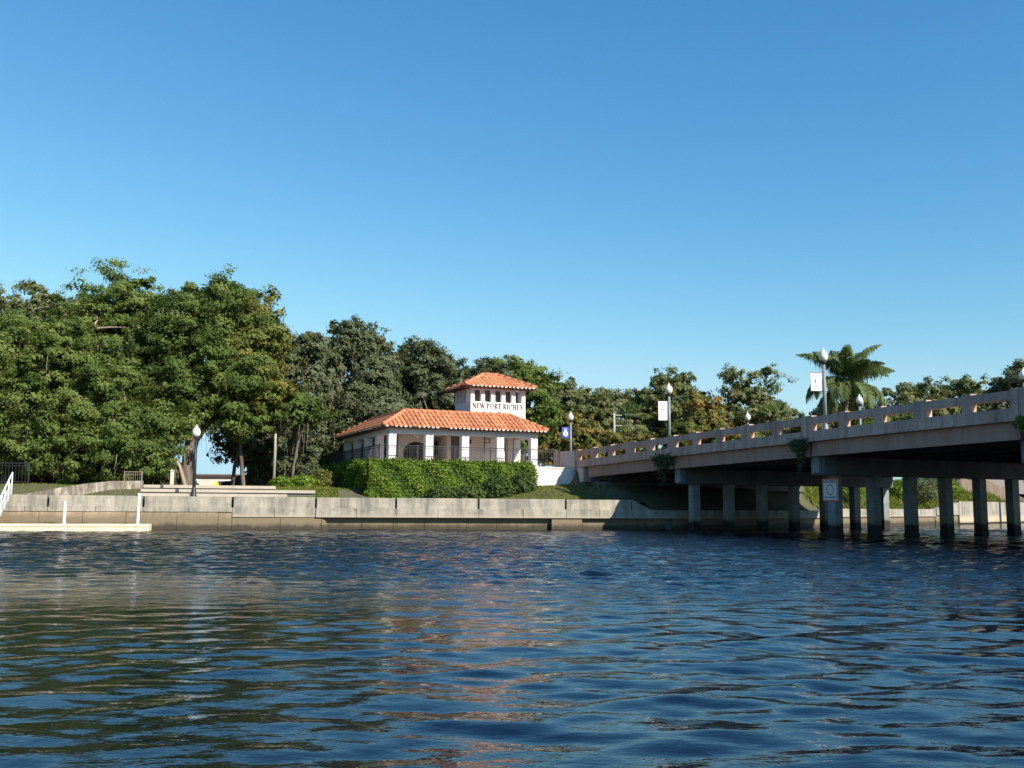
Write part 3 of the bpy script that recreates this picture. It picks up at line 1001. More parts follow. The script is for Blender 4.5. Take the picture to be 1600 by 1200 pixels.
PT = 2.0
JOINTS = [10.16 + 10.48 * k for k in range(5)]
spans = [0.9] + JOINTS
qbox(-0.2, QEND, 0.31, BW - .31, -1.05, -0.86, 'deck', 'asphalt', bridge)
for side in (0, 1):
    def S2(a, b_):
        return (a, b_) if side == 0 else (BW - b_, BW - a)
    # curb / fascia, one piece per span
    ends = [-0.2] + JOINTS[:4] + [QEND]
    for a, e in zip(ends, ends[1:]):
        cb = qbox(a + 0.012, e - 0.012, *S2(0.0, 0.30), -1.10, -0.64, 'parapet_base', 'rail_paint', bridge)
        qbox(a + 0.012, e - 0.012, *S2(-0.045, 0.0), -1.10, -1.02, 'drip_edge', 'rail_paint', cb)
    # slots
    opens = []
    base = 0.0
    while base * PT < QEND - 2:
        for t_ in (0, 1, 2, 3.12, 4.12):
            opens.append(((base + t_) * PT, (base + t_ + 0.8) * PT))
        base += 5.24
    opens = [o for o in opens if o[1] < QEND]
    prev = -0.36
    for (a, e) in opens:
        wide = (a - prev) > 0.5
        if wide and a > 0.1:
            mid = (prev + a) / 2
            for p, q in ((prev, mid - .012), (mid + .012, a)):
                po = qbox(p, q, *S2(0.0, 0.28), -0.642, 0.03, 'parapet_post', 'rail_paint', bridge, 1)
        else:
            po = qbox(prev, a, *S2(0.0, 0.28), -0.642, 0.03, 'parapet_post', 'rail_paint', bridge, 1)
        qbox(a + .001, e - .001, *S2(0.012, 0.268), -0.345, -0.03, 'parapet_beam', 'rail_paint', bridge, 1)
        prev = e
    qbox(prev, QEND, *S2(0.0, 0.28), -0.642, 0.0, 'parapet_post', 'rail_paint', bridge, 1)
    # end block
    MB().box(-3.2, -0.37, *S2(-0.02, 0.3), 3.45, 4.72).build('end_block', 'abutment', bridge)
# girders
for k in range(7):
    s0 = 0.16 + k * 2.5
    for a, e in zip(spans, spans[1:]):
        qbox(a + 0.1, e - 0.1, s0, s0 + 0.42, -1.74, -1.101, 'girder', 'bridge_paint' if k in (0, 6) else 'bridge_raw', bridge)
# bents
for jq in JOINTS[:4]:
    zt = zr(jq) - 1.745
    zb = zt - 0.78
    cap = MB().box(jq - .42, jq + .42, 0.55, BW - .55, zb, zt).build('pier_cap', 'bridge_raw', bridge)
    for k in range(7):
        sc_ = 1.47 + k * 2.25
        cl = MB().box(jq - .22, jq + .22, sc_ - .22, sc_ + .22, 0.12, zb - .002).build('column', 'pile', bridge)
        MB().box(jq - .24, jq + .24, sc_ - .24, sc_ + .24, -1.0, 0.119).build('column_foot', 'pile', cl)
# pilasters showing at the bent ends
for jq in JOINTS[:4]:
    zt = zr(jq) - 1.745
    MB().box(jq - .24, jq + .24, 0.40, 0.548, zt - 0.7, zt).build('cap_end', 'pile', bridge)
# abutment
MB().box(-0.19, 0.62, 0.02, BW - .02, 1.0, 3.62).build('abutment_wall', 'abutment', bridge)
MB().box(0.63, 1.6, 0.3, BW - .3, 1.0, 2.72).build('abutment_seat', 'bridge_raw', bridge)
for k in range(7):
    s0 = 0.16 + k * 2.5
    MB().box(0.7, 1.5, s0 - .1, s0 + .52, 2.722, 2.98).build('bearing_block', 'bridge_raw', bridge)
    MB().box(1.9, 2.35, s0 - .05, s0 + .4, 0.6, 2.72).build('column', 'bridge_raw', bridge)
MB().box(1.602, 2.6, 0.3, BW - .3, 2.3, 2.72).build('pier_cap', 'bridge_raw', bridge)

# road on the land side
road = MB()
for i in range(30):
    q0, q1 = -3.2 - i * 5, -8.2 - i * 5
    road.raw([(q0, 0.32, 3.66), (q1, 0.32, 3.66), (q1, BW - .32, 3.66), (q0, BW - .32, 3.66)], [(0, 1, 2, 3)])
rd = road.build('road', 'asphalt', None)
rd.location, rd.rotation_euler = tuple(B0), (0, 0, math.atan2(BX.y, BX.x))
tag(rd, kind='structure')


def bpt(q, s, z=0.0):
    p = B0 + BX * q + BY * s
    return (p.x, p.y, z)


# ------------------------------------------------------------------ lamp posts
def lamp_post(loc, label, h=3.95, banner=None, group='acorn globe lamp posts', rz=0.0, cat='lamp post', metal='lamp_metal', bz=(0.0, 0.0)):
    t = thing('lamp_post', label, cat, loc, rz, group)
    hg = h - 0.66
    MB().lathe([(0.17, 0), (0.17, .12), (0.13, .2), (0.12, .5), (0.095, .56), (0.09, .6)], 12).build('base', metal, t, True)
    MB().lathe([(0.085, .6), (0.072, hg - .12)], 12).build('pole', metal, t, True)
    MB().lathe([(0.075, hg - .119), (0.09, hg - .1), (0.09, hg - .06), (0.15, hg), (0.15, hg + .03), (0.1, hg + .04)], 14).build('collar', 'dark_metal', t, True)
    g = MB().lathe([(0.10, hg + .041), (0.165, hg + .1), (0.205, hg + .2), (0.21, hg + .27), (0.185, hg + .37), (0.14, hg + .45),
                    (0.095, hg + .5), (0.055, hg + .56), (0.03, hg + .6)], 16).build('globe', 'globe', t, True)
    MB().lathe([(0.03, hg + .6), (0.04, hg + .62), (0.012, hg + .66)], 8).build('finial', 'globe', g, True)
    if banner:
        z0, z1 = hg - 1.2 + bz[0], hg - .42 + bz[1]
        for zz in (z0, z1):
            MB().tube([(-0.62, 0, zz), (0.12, 0, zz)], 0.014, 6).build('banner_arm', 'dark_metal', t)
        V, F = [], []
        n = 6
        for side in (-.006, .006):
            for j in range(n + 1):
                for i in range(n + 1):
                    u, v = i / n, j / n
                    V.append((-0.60 + 0.5 * u, side - 0.05 * math.sin(PI * v) * (1 - u), z0 + .012 + (z1 - z0 - .024) * v))
        k = (n + 1) * (n + 1)
        for j in range(n):
            for i in range(n):
                a = j * (n + 1) + i
                F.append((a, a + 1, a + n + 2, a + n + 1))
                F.append((k + a + n + 1, k + a + n + 2, k + a + 1, k + a))
        bn = MB().raw(V, F).build('banner', 'banner_' + banner, t, True)
        zc = (z0 + z1) / 2
        if banner == 'blue':
            MB().raw([(-0.35 + .17 * math.cos(a), -.075, zc - .08 + .19 * math.sin(a)) for a in [2 * PI * i / 16 for i in range(16)]] +
                     [(-0.35 + .17 * math.cos(a), -.06, zc - .08 + .19 * math.sin(a)) for a in [2 * PI * i / 16 for i in range(16)]],
                     [tuple(range(16)), tuple(reversed(range(16, 32)))] + [(i, (i + 1) % 16, 16 + (i + 1) % 16, 16 + i) for i in range(16)]).build('emblem', 'banner_mark', bn)
            MB().box(-.45, -.25, -.07, -.058, zc + .14, zc + .2).box(-.41, -.29, -.07, -.058, zc + .22, zc + .29).build('emblem', 'banner_mark', bn)
            MB().box(-.38, -.32, -.082, -.076, zc - .14, zc - .02).build('emblem', 'banner_blue', bn)
        else:
            MB().box(-.40, -.36, -.066, -.05, zc - .02, zc + .12).build('emblem', 'banner_print', bn)
    return t


lamp_post((-15.85, 51.15 - 1.5 + 0.35, 1.49), 'slim dark lamp post with acorn globe standing behind the seawall by the steps', 3.72, metal='dark_metal')
lamp_post(bpt(-5.4, 2.4, 3.65), 'lamp post with a blue banner beside the pavilion end of the bridge', 4.05, 'blue')
lamp_post(bpt(8.5, 1.05, zr(8.5) - .86), 'lamp post with a white banner on the bridge, nearer the pavilion', 4.0, 'white', bz=(-.25, .05))
lamp_post(bpt(20.65, 1.05, zr(20.65) - .86), 'lamp post with a white banner on the bridge beside the palm', 4.0, 'white', bz=(-.1, -.05))
lamp_post(bpt(-1.4, 14.3, 3.9), 'lamp globe above the far parapet near the middle of the bridge', 4.0, 'blue', bz=(-1.0, -1.0))
lamp_post(bpt(9.2, 14.3, zr(9.2) - .86), 'lamp globe above the far parapet in front of the palm trunk', 4.0)
lamp_post(bpt(20.4, 14.3, zr(20.4) - .86), 'lamp globe at the right edge above the far parapet', 4.0)

# speed sign on the column of the second bent, facing up the river
sgn = thing('waterway_sign', 'white waterway sign with orange border and circle on a bridge column', 'sign', bpt(JOINTS[1], 1.22, 1.55), math.atan2(BX.y, BX.x))
MB().box(-.46, .46, -.02, 0.02, 0, 1.0).build('panel', 'sign_white', sgn)
fr = MB()
fr.box(-.46, .46, -.03, -.0205, 0, .06).box(-.46, .46, -.03, -.0205, .94, 1.0).box(-.46, -.40, -.03, -.0205, .0605, .9395).box(.40, .46, -.03, -.0205, .0605, .9395)
fr.build('border', 'sign_orange', sgn)
cr = MB()
for k in range(28):
    a, e = 2 * PI * k / 28, 2 * PI * (k + 1) / 28
    ro_, ri_ = .24, .195
    P_ = [(ro_ * math.cos(a), ro_ * math.sin(a)), (ro_ * math.cos(e), ro_ * math.sin(e)), (ri_ * math.cos(e), ri_ * math.sin(e)), (ri_ * math.cos(a), ri_ * math.sin(a))]
    cr.hexa([(x, -.0205, .5 + z) for x, z in P_], [(x, -.03, .5 + z) for x, z in P_])
cr.build('circle', 'sign_orange', sgn)
for txt, z in (('IDLE SPEED', .80), ('NO WAKE', .12)):
    cu = D.curves.new('lettering', 'FONT')
    cu.body = txt
    cu.size = 0.15
    cu.align_x = 'CENTER'
    cu.extrude = 0.003
    tmp = D.objects.new('tmp', cu)
    COL.objects.link(tmp)
    bpy.context.view_layer.update()
    me = D.meshes.new_from_object(tmp.evaluated_get(bpy.context.evaluated_depsgraph_get()))
    D.objects.remove(tmp)
    me.materials.clear()
    me.materials.append(MATS['sign_black'])
    link('lettering', me, sgn, (0, -.025, z), (PI / 2, 0, 0))

# ------------------------------------------------------------------ floating dock, gangway
dock = thing('floating_dock', 'long cream floating dock moored against the seawall', 'dock', (0, 52.5, 0), WA)
for a, e in [(-34, -29.1), (-29.08, -25.3), (-25.28, -21.05), (-21.03, -18.2), (-18.18, -17.65)]:
    fb = MB().box(a, e, -2.45, -0.95, -0.3, 0.30).build('float_section', 'float_deck', dock)
    MB().box(a, e, -2.49, -2.451, 0.2, 0.31).build('rub_rail', 'float_deck', fb)
for i, (u_, ztop) in enumerate([(-21.25, 1.30), (-18.15, 1.68)]):
    p = MB().lathe([(0.068, -1.2), (0.068, ztop - .07), (0.05, ztop), (0.02, ztop + .03)], 12).build('mooring_pile', 'white_paint', None, True)
    p.location = (u_ * c_ + 2.2 * s_, 52.5 + u_ * s_ - 2.2 * c_, 0)
    tag(p, ['shorter white round mooring pile at the floating dock', 'taller white mooring pile near the right end of the floating dock'][i], 'pile')
gw = thing('gangway', 'grey white metal gangway sloping down to the floating dock', 'gangway', (0, 52.5, 0), WA)
gx0, gx1 = -25.4, -24.0
g0, g1 = (0.3, 1.68), (-2.2, 0.38)
MB().hexa([(gx0, g0[0], g0[1] - .1), (gx1, g0[0], g0[1] - .1), (gx1, g1[0], g1[1] - .06), (gx0, g1[0], g1[1] - .06)],
          [(gx0, g0[0], g0[1]), (gx1, g0[0], g0[1]), (gx1, g1[0], g1[1]), (gx0, g1[0], g1[1])]).build('ramp', 'gangway', gw)
for k in range(9):
    f = (k + .5) / 9
    y, z = g0[0] + (g1[0] - g0[0]) * f, g0[1] + (g1[1] - g0[1]) * f
    MB().box(gx0 + .05, gx1 - .05, y - .02, y + .02, z + .001, z + .02).build('cleat', 'gangway', gw)
for gx in (gx0, gx1):
    MB().tube([(gx, g0[0], g0[1] + .95), (gx, g1[0], g1[1] + .85)], 0.035, 8).build('handrail', 'white_paint', gw)
    MB().tube([(gx, g0[0], g0[1] + .5), (gx, g1[0], g1[1] + .42)], 0.025, 8).build('handrail', 'white_paint', gw)
    for k in range(5):
        f = k / 4
        y, z = g0[0] + (g1[0] - g0[0]) * f, g0[1] + (g1[1] - g0[1]) * f
        MB().tube([(gx, y, z - .05), (gx, y, z + .95 - .1 * f)], 0.028, 8).build('stanchion', 'white_paint', gw)
    if gx == gx1:
        MB().hexa([(gx - .012, g0[0], g0[1] + .08), (gx + .012, g0[0], g0[1] + .08), (gx + .012, g1[0], g1[1] + .06), (gx - .012, g1[0], g1[1] + .06)],
                  [(gx - .012, g0[0], g0[1] + .5), (gx + .012, g0[0], g0[1] + .5), (gx + .012, g1[0], g1[1] + .42), (gx - .012, g1[0], g1[1] + .42)]).build('side_panel', 'gangway', gw)

# ------------------------------------------------------------------ vegetation
def bez(a, b_, c, n):
    out_ = []
    for i in range(n + 1):
        t = i / n
        out_.append(a * (1 - t) ** 2 + b_ * 2 * t * (1 - t) + c * t * t)
    return out_


TREE_N = [0]


def oak(loc, lobes, label, leaf='leaf_oak', seed=1, n_clump=150, n_leaf=230, L=0.16, W=0.085, trunk=0.42, moss=0, bark='bark', name='oak_tree',
        cat='tree', group='trees of the park', clump_r=(0.6, 1.3), lean=(0, 0), fork=0.25, thin=1.0, stems=1, n_limb=26):
    """tree with tapered trunk, limbs and a crown of leaf clumps. lobes: (dx, dy, z, rx, ry, rz, weight) about the base"""
    rng = np.random.default_rng(seed)
    t = thing(name, label, cat, loc, 0, group)
    wts = np.array([l[6] if len(l) > 6 else l[3] * l[4] * l[5] for l in lobes])
    wts = wts / wts.sum()
    ci = rng.choice(len(lobes), n_clump, p=wts)
    dirs = rng.normal(size=(n_clump, 3))
    dirs /= np.linalg.norm(dirs, axis=1, keepdims=True)
    rad = rng.uniform(0.3, 1.0, n_clump) ** 0.36
    LB = np.array([l[:6] for l in lobes], dtype=float)
    CC = LB[ci, :3] + dirs * LB[ci, 3:6] * rad[:, None]
    base_z = loc[2]
    CC[:, 2] -= base_z
    crad = rng.uniform(*clump_r, n_clump)
    # trunk and limbs
    tb = MB()
    zmin = min(l[2] - l[5] for l in lobes) - base_z
    ztop = max(l[2] for l in lobes) - base_z
    cen = (LB[:, :3] * wts[:, None]).sum(0)
    forks = []
    for st_ in range(stems):
        ox = (st_ - (stems - 1) / 2) * trunk * 2.2
        fk = Vector((lean[0] + cen[0] * fork + ox * 1.5, lean[1] + cen[1] * fork, max(1.4, zmin * 0.6 + (ztop - zmin) * fork)))
        pts = [Vector((ox, 0, -0.4)), Vector((ox * 1.1 + lean[0] * .15, lean[1] * .15, 0.25)), Vector((ox * 1.2 + lean[0] * .5, lean[1] * .5, fk.z * .5)), fk]
        tb.tube(pts, [trunk * 1.5, trunk * 1.08, trunk * .88, trunk * .74], 10)
        forks.append(fk)
    order = rng.permutation(n_clump)
    limbs = []
    n_main = min(9, n_clump)
    for k in range(n_main):
        e = Vector(CC[order[k]])
        fk = forks[k % stems]
        mid = fk.lerp(e, 0.5) + Vector((rng.normal() * .5, rng.normal() * .5, abs(rng.normal()) * .5 + (e - fk).length * 0.1))
        P = bez(fk, mid, e, 7)
        r0 = trunk * rng.uniform(.42, .65)
        tb.tube(P, [r0 * (1 - .88 * i / 7) + .012 for i in range(8)], 7, False)
        limbs.append(P)
    allp = [p for P in limbs for p in P[2:]]
    for k in range(n_main, min(n_clump, n_main + n_limb)):
        e = Vector(CC[order[k]])
        p0 = min(allp, key=lambda p: (p - e).length + (0.8 if p.z > e.z else 0))
        mid = p0.lerp(e, 0.5) + Vector((rng.normal() * .25, rng.normal() * .25, rng.normal() * .25 + .15))
        P = bez(p0, mid, e, 4)
        r0 = trunk * rng.uniform(.15, .26)
        tb.tube(P, [r0 * (1 - .85 * i / 4) + .008 for i in range(5)], 5, False)
        allp += P[1:]
    tb.build('trunk', bark, t, True)
    # leaves: each clump is a loose shell of sprays
    nl = (n_leaf * 1.75 * rng.uniform(.6, 1.4, n_clump) * thin).astype(int)
    ids = np.repeat(np.arange(n_clump), nl)
    N = len(ids)
    dv = rng.normal(size=(N, 3))
    dv /= np.linalg.norm(dv, axis=1, keepdims=True)
    rr = rng.uniform(0, 1, N) ** 0.45 * (1 + 0.2 * rng.normal(size=N))
    sq = np.stack([rng.uniform(.8, 1.3, n_clump), rng.uniform(.8, 1.3, n_clump), rng.uniform(.52, .85, n_clump)], 1)
    # small sub-sprays give broken outlines
    sub = rng.normal(size=(n_clump, 9, 3)) * 0.48
    sid = rng.integers(0, 9, N)
    Pn = CC[ids] + (dv * rr[:, None] * 0.42 + sub[ids, sid]) * sq[ids] * crad[ids][:, None]
    outw = (Pn - CC[ids]) / crad[ids][:, None]
    nrm = outw * 1.3 + dv * 0.35 + np.array([0, 0, 0.4]) + rng.normal(size=(N, 3)) * 0.33
    Q = leaf_quads(rng, Pn, nrm, L * 0.78, W * 0.95, True)
    rv = np.clip(rng.normal(.5, .22, N) + rng.normal(0, .24, n_clump)[ids], 0, 1)
    link('crown', quads_mesh('crown', Q, leaf, rv), t)
    if moss:
        low = [i for i in range(n_clump)]
        sel = rng.choice(low, moss)
        quads = []
        for i in sel:
            for j in range(rng.integers(3, 8)):
                p = CC[i] + np.array([rng.normal() * .5, rng.normal() * .5, -rng.uniform(0, .6) * crad[i]])
                ln = min(rng.uniform(.5, 2.1), max(.3, p[2] - .7))
                wd = rng.uniform(.015, .045)
                a = rng.uniform(0, PI)
                ax = np.array([math.cos(a), math.sin(a), 0]) * wd
                dx = rng.normal(size=3) * .08
                nseg = 3
                for k in range(nseg):
                    f0, f1 = k / nseg, (k + 1) / nseg
                    w0, w1 = 1 - .75 * f0, 1 - .75 * f1
                    c0, c1 = p + np.array([0, 0, -ln * f0]) + dx * f0, p + np.array([0, 0, -ln * f1]) + dx * f1
                    wob = rng.normal(size=3) * .03
                    quads.append([c0 - ax * w0, c0 + ax * w0, c1 + ax * w1 + wob, c1 - ax * w1 + wob])
        if quads:
            A = np.array(quads)
            tag(link('spanish_moss', quads_mesh('spanish_moss', A, 'moss', rng.uniform(0, 1, len(A))), t), kind='stuff')
    return t


G = ground_z
def at(x, y):
    return (x, y, G(x, y) - 0.05)


oak(at(-28.6, 57.0), [(0, 0, 7.2, 5.0, 4.2, 4.6), (-2.5, -1, 4.6, 3.5, 3, 1.9), (2.6, -.6, 4.6, 2.6, 2.4, 1.9), (3.2, -.2, 3.6, 2.2, 1.6, 1.0)], 'broad bright green oak at the left edge with branches drooping to the fence', seed=11, n_clump=260, n_leaf=450, L=.112, W=.056, moss=14, trunk=.5)
oak(at(-26.0, 65.5), [(0, 0, 10.4, 5.2, 4.5, 4.6), (-.3, 0, 15.2, 2.4, 2.0, 1.5), (.3, 0, 13.9, 2.4, 2.0, 1.2), (1.6, -.5, 13.4, 1.9, 1.9, 1.3), (-2.9, 0, 14.2, 1.8, 1.8, 1.3)], 'tallest live oak with crooked bare limbs showing through its open top', seed=12, n_clump=235, n_leaf=370, L=.118, W=.06, moss=18, trunk=.5, n_limb=70, bark='pale_bark')
oak(at(-37.0, 76), [(0, 0, 11.5, 5.5, 5, 5.5), (-1, 0, 16.2, 2.8, 2.6, 2.0), (3, 0, 15.2, 2.4, 2.4, 2.0)], 'pale loose oak behind the leftmost trees', 'leaf_far', seed=13, n_clump=170, n_leaf=200, trunk=.5)
oak(at(-20.3, 62.5), [(.7, 0, 9.6, 4.1, 3.9, 3.8), (-.6, 0, 13.0, 2.1, 2.1, 1.6), (2.2, 0, 13.6, 2.0, 2.0, 1.6), (3.4, -.4, 8.4, 1.9, 1.8, 2.4), (3.6, -.6, 6.2, 1.8, 1.5, 1.0), (-1.3, -1, 7.3, 2.4, 2.2, 1.7)], 'tall spreading oak above the lamp post and the steps', seed=14, n_clump=270, n_leaf=410, L=.115, W=.058, moss=22, trunk=.36)
oak(at(-16.9, 63.5), [(0, 0, 11.3, 1.9, 1.9, 3.0), (0.4, 0, 13.8, 1.3, 1.3, 1.3), (.9, -.3, 9.2, 1.5, 1.5, 1.8)], 'slim yellowish tree leaning out of the right side of the big oak', 'leaf_oak_gold', seed=15, n_clump=80, n_leaf=190, trunk=.13, bark='bark', lean=(-.7, 0))
oak(at(-22.8, 57.8), [(0, 0, 5.4, 3.1, 2.4, 2.0), (-1.2, -.3, 7.6, 2.4, 2.2, 1.8), (1.0, -.3, 4.2, 2.2, 1.9, 1.3), (-.3, .2, 3.5, 2.9, 1.6, .9)], 'low drooping oak with pale limbs over the ramp wall', seed=16, n_clump=160, n_leaf=420, L=.112, W=.056, moss=10, trunk=.3, bark='pale_bark', fork=.15)
oak(at(-16.0, 72), [(0, 0, 9.9, 3.1, 2.8, 4.1), (.3, 0, 5.4, 2.9, 2.4, 2.0), (-2.4, -2, 5.6, 1.9, 1.6, 1.7), (0.4, -3.2, 5.0, 1.7, 1.6, 1.6)], 'dark oak hung with moss between the big oak and the pavilion trees', 'leaf_oak_dark', seed=17, n_clump=190, n_leaf=250, moss=120, trunk=.35)
oak(at(-12.2, 76), [(0, 0, 10.0, 3.2, 3, 4.6), (-.1, 0, 14.1, 1.7, 1.6, 1.2), (1.2, 0, 13.2, 1.7, 1.5, 1.3)], 'tall grey green oak behind the left end of the pavilion', 'leaf_oak_dark', seed=18, n_clump=170, n_leaf=240, moss=50, trunk=.4)
oak(at(-10.6, 73.2), [(0, 0, 7.0, 2.6, 2.2, 2.6), (-2.4, -.8, 5.4, 2.2, 1.8, 2.0)], 'dark mossy oak close behind the pavilion roof', 'leaf_oak_dark', seed=19, n_clump=130, n_leaf=230, moss=120, trunk=.3)
oak(at(-6.9, 79), [(0, 0, 9.2, 3.7, 3, 4.2), (-.5, 0, 13.0, 1.9, 1.8, 1.5), (1.6, 0, 12.4, 1.7, 1.7, 1.3)], 'dark oak directly behind the long tile roof', 'leaf_oak_dark', seed=20, n_clump=170, n_leaf=240, moss=40, trunk=.42)
oak(at(-3.0, 82), [(0, 0, 8.6, 3.0, 3, 3.9), (.8, 0, 11.9, 2.0, 2.0, 1.4)], 'oak behind the left side of the tower', 'leaf_oak_dark', seed=21, n_clump=120, n_leaf=240, moss=25, trunk=.36)
oak(at(0.8, 86), [(0, 0, 9.6, 3.4, 3, 3.4), (-1.4, 0, 12.9, 2.0, 1.8, 1.4), (1.6, 0, 11.7, 2.0, 1.8, 1.5)], 'lighter green oak rising behind the tower roof', 'leaf_oak', seed=22, n_clump=150, n_leaf=230, trunk=.36)
# trees beyond the road
oak(at(6.8, 107), [(0, 0, 10.2, 4.0, 3.5, 3.6), (-1.6, 0, 13.0, 2.0, 2, 1.4)], 'green tree beyond the road right of the tower', 'leaf_far', seed=23, n_clump=120, n_leaf=200, L=.2, W=.11, trunk=.34, group='trees beyond the road')
oak(at(12.4, 110), [(0, 0, 10.4, 4.4, 3.5, 3.4), (-1.8, 0, 12.9, 1.7, 1.6, 1.2), (2.2, 0, 12.6, 1.8, 1.7, 1.2)], 'loose tree beyond the road behind the utility pole', 'leaf_far', seed=24, n_clump=110, n_leaf=170, L=.2, W=.11, trunk=.32, group='trees beyond the road')
oak(at(17.2, 108), [(0, 0, 11.8, 3.9, 3.4, 3.2), (.2, 0, 14.7, 2.2, 2.0, 1.3), (2.2, 0, 9.8, 2.2, 2, 2)], 'rounded open tree behind the lamp with the white banner', 'leaf_far', seed=25, n_clump=130, n_leaf=170, L=.2, W=.11, trunk=.34, group='trees beyond the road', n_limb=50)
oak(at(20.6, 97), [(-1.2, 0, 8.6, 2.8, 2.6, 2.6), (-1.8, 0, 11.2, 1.5, 1.4, 1.2)], 'brownish tree beyond the middle of the bridge', 'leaf_myrtle', seed=26, n_clump=80, n_leaf=190, L=.2, W=.11, trunk=.26, group='trees beyond the road', thin=.9)
oak(at(23.4, 97), [(0, 0, 9.2, 4.2, 3.4, 2.8), (-1.5, 0, 13.3, 1.1, 1.1, 1.9), (1.2, 0, 13.4, 1.3, 1.2, 1.7), (-.6, 0, 11.6, 2.0, 2.0, 1.3), (3.2, 0, 7.6, 2.4, 2.2, 1.8)], 'tree with two tall sparse tops beyond the middle of the bridge', 'leaf_far', seed=27, n_clump=150, n_leaf=170, L=.19, W=.1, trunk=.3, group='trees beyond the road', n_limb=60)
oak(at(43.0, 106), [(0, 0, 11.2, 3.6, 3.4, 3.6), (-3.2, 0, 10.2, 2.4, 2.2, 2.6)], 'rounded tree behind the parapet right of the palm', 'leaf_far', seed=28, n_clump=110, n_leaf=190, L=.2, W=.11, trunk=.32, group='trees beyond the road')
oak(at(49.0, 108), [(0, 0, 11.4, 3.6, 3.4, 4.0), (3.0, 0, 10.6, 2.2, 2.2, 2.8)], 'rounded tree farther right behind the parapet', 'leaf_far', seed=29, n_clump=110, n_leaf=190, L=.2, W=.11, trunk=.32, group='trees beyond the road')
oak(at(45.0, 86.5), [(0, 0, 11.2, 2.6, 2.4, 2.6), (-1.8, 0, 8.8, 2.2, 2.0, 2.0)], 'dark leafy tree cut by the right edge of the view', 'leaf_oak_dark', seed=30, n_clump=80, n_leaf=220, trunk=.3, group='trees beyond the road')
oak(at(26.0, 84), [(0, 0, 7.0, 2.4, 2.2, 2.0), (1.6, 0, 8.6, 1.8, 1.8, 1.6)], 'dark rounded tree left of the palm', 'leaf_oak_dark', seed=31, n_clump=70, n_leaf=230, trunk=.24, group='trees beyond the road')
oak(at(32.0, 92), [(0, 0, 7.4, 3.6, 2.6, 2.6), (3.4, 0, 8.0, 2.8, 2.4, 2.4)], 'dense green tree low behind the palm fronds', 'leaf_oak', seed=32, n_clump=90, n_leaf=210, trunk=.26, group='trees beyond the road')
# crape myrtles along the far side of the road
for i, (x, y, h, rx, lab, lf) in enumerate([
        (5.4, 97, 10.3, 2.7, 'orange and yellow crape myrtle right of the pavilion roof', 'leaf_myrtle'),
        (9.0, 95, 8.8, 2.5, 'yellowing crape myrtle behind the blue banner', 'leaf_myrtle'),
        (12.4, 93, 7.9, 2.4, 'brownish crape myrtle behind the start of the parapet', 'leaf_myrtle'),
        (16.2, 90, 8.8, 2.6, 'golden green crape myrtle below the white banner', 'leaf_oak_gold'),
        (19.6, 88, 8.6, 2.4, 'golden crape myrtle behind the middle of the parapet', 'leaf_oak_gold')]):
    oak(at(x, y), [(0, 0, h - 2.1, rx, 2.0, 2.0), (-.8, 0, h - 3.6, rx * 1.1, 2.0, 1.6)], lab, lf, seed=40 + i, n_clump=75, n_leaf=190, L=.17, W=.085, trunk=.11, stems=3,
        bark='pale_bark', name='crape_myrtle', cat='tree', group='crape myrtles by the road', clump_r=(.6, 1.0), fork=.2)
# background woods: trees copied from a few and seen as a dim fringe
src = oak(at(-24, 100), [(0, 0, 8.0, 4.4, 3.6, 4.2), (1.4, 0, 11.2, 2.6, 2.2, 1.6)], 'dim oak in the row beyond the park, left of the tower trees', 'leaf_oak_dark', seed=60, n_clump=120, n_leaf=190, L=.22, W=.12, trunk=.36, group='trees at the back of the park')
for i, (x, y, sc_, lab) in enumerate([
        (-17, 98, .95, 'dim oak in the back row behind the mossy trees'),
        (-10, 104, 1.05, 'dim oak in the back row behind the pavilion trees'),
        (-2, 106, 1.0, 'dim oak in the back row behind the tower'),
        (-45, 92, 1.1, 'dim oak in the back row behind the leftmost trees'),
        (-54, 80, 1.2, 'dim oak in the back row past the left edge'),
        (33, 118, .8, 'dim tree low behind the palm in the back row'),
        (58, 116, 1.0, 'dim tree in the back row at the far right')]):
    c = copy_tree(src)
    c.location = at(x, y)
    c.rotation_euler = (0, 0, 1.3 * i + .6)
    c.scale = (sc_, sc_, sc_ * (1 + .06 * (i % 3)))
    c['label'] = lab

# slim trunks standing in the park gap
for i, (x, y, h, r, ln, bk, lab) in enumerate([
        (-20.6, 64, 5.6, .10, .25, 'pale_bark', 'slim pale trunk left of the thick dark trunk'),
        (-19.6, 60.5, 5.0, .12, -1.0, 'pale_bark', 'curved pale trunk bending behind the lamp post'),
        (-19.0, 68, 6.0, .13, .3, 'bark', 'slim dark trunk right of the curved pale trunk'),
        (-15.6, 65.5, 6.2, .10, .1, 'bark', 'slim brown trunk left of the pale pole'),
        (-14.3, 65.0, 6.0, .10, .25, 'bark', 'slim brown trunk right of the pale pole')]):
    oak(at(x, y), [(ln, 0, h + 1.6, 1.3, 1.3, 1.0)], lab, 'leaf_oak', seed=80 + i, n_clump=16, n_leaf=160, trunk=r, bark=bk, lean=(ln, 0), moss=10, name='slim_tree', fork=.6, group='slim trees in the park')


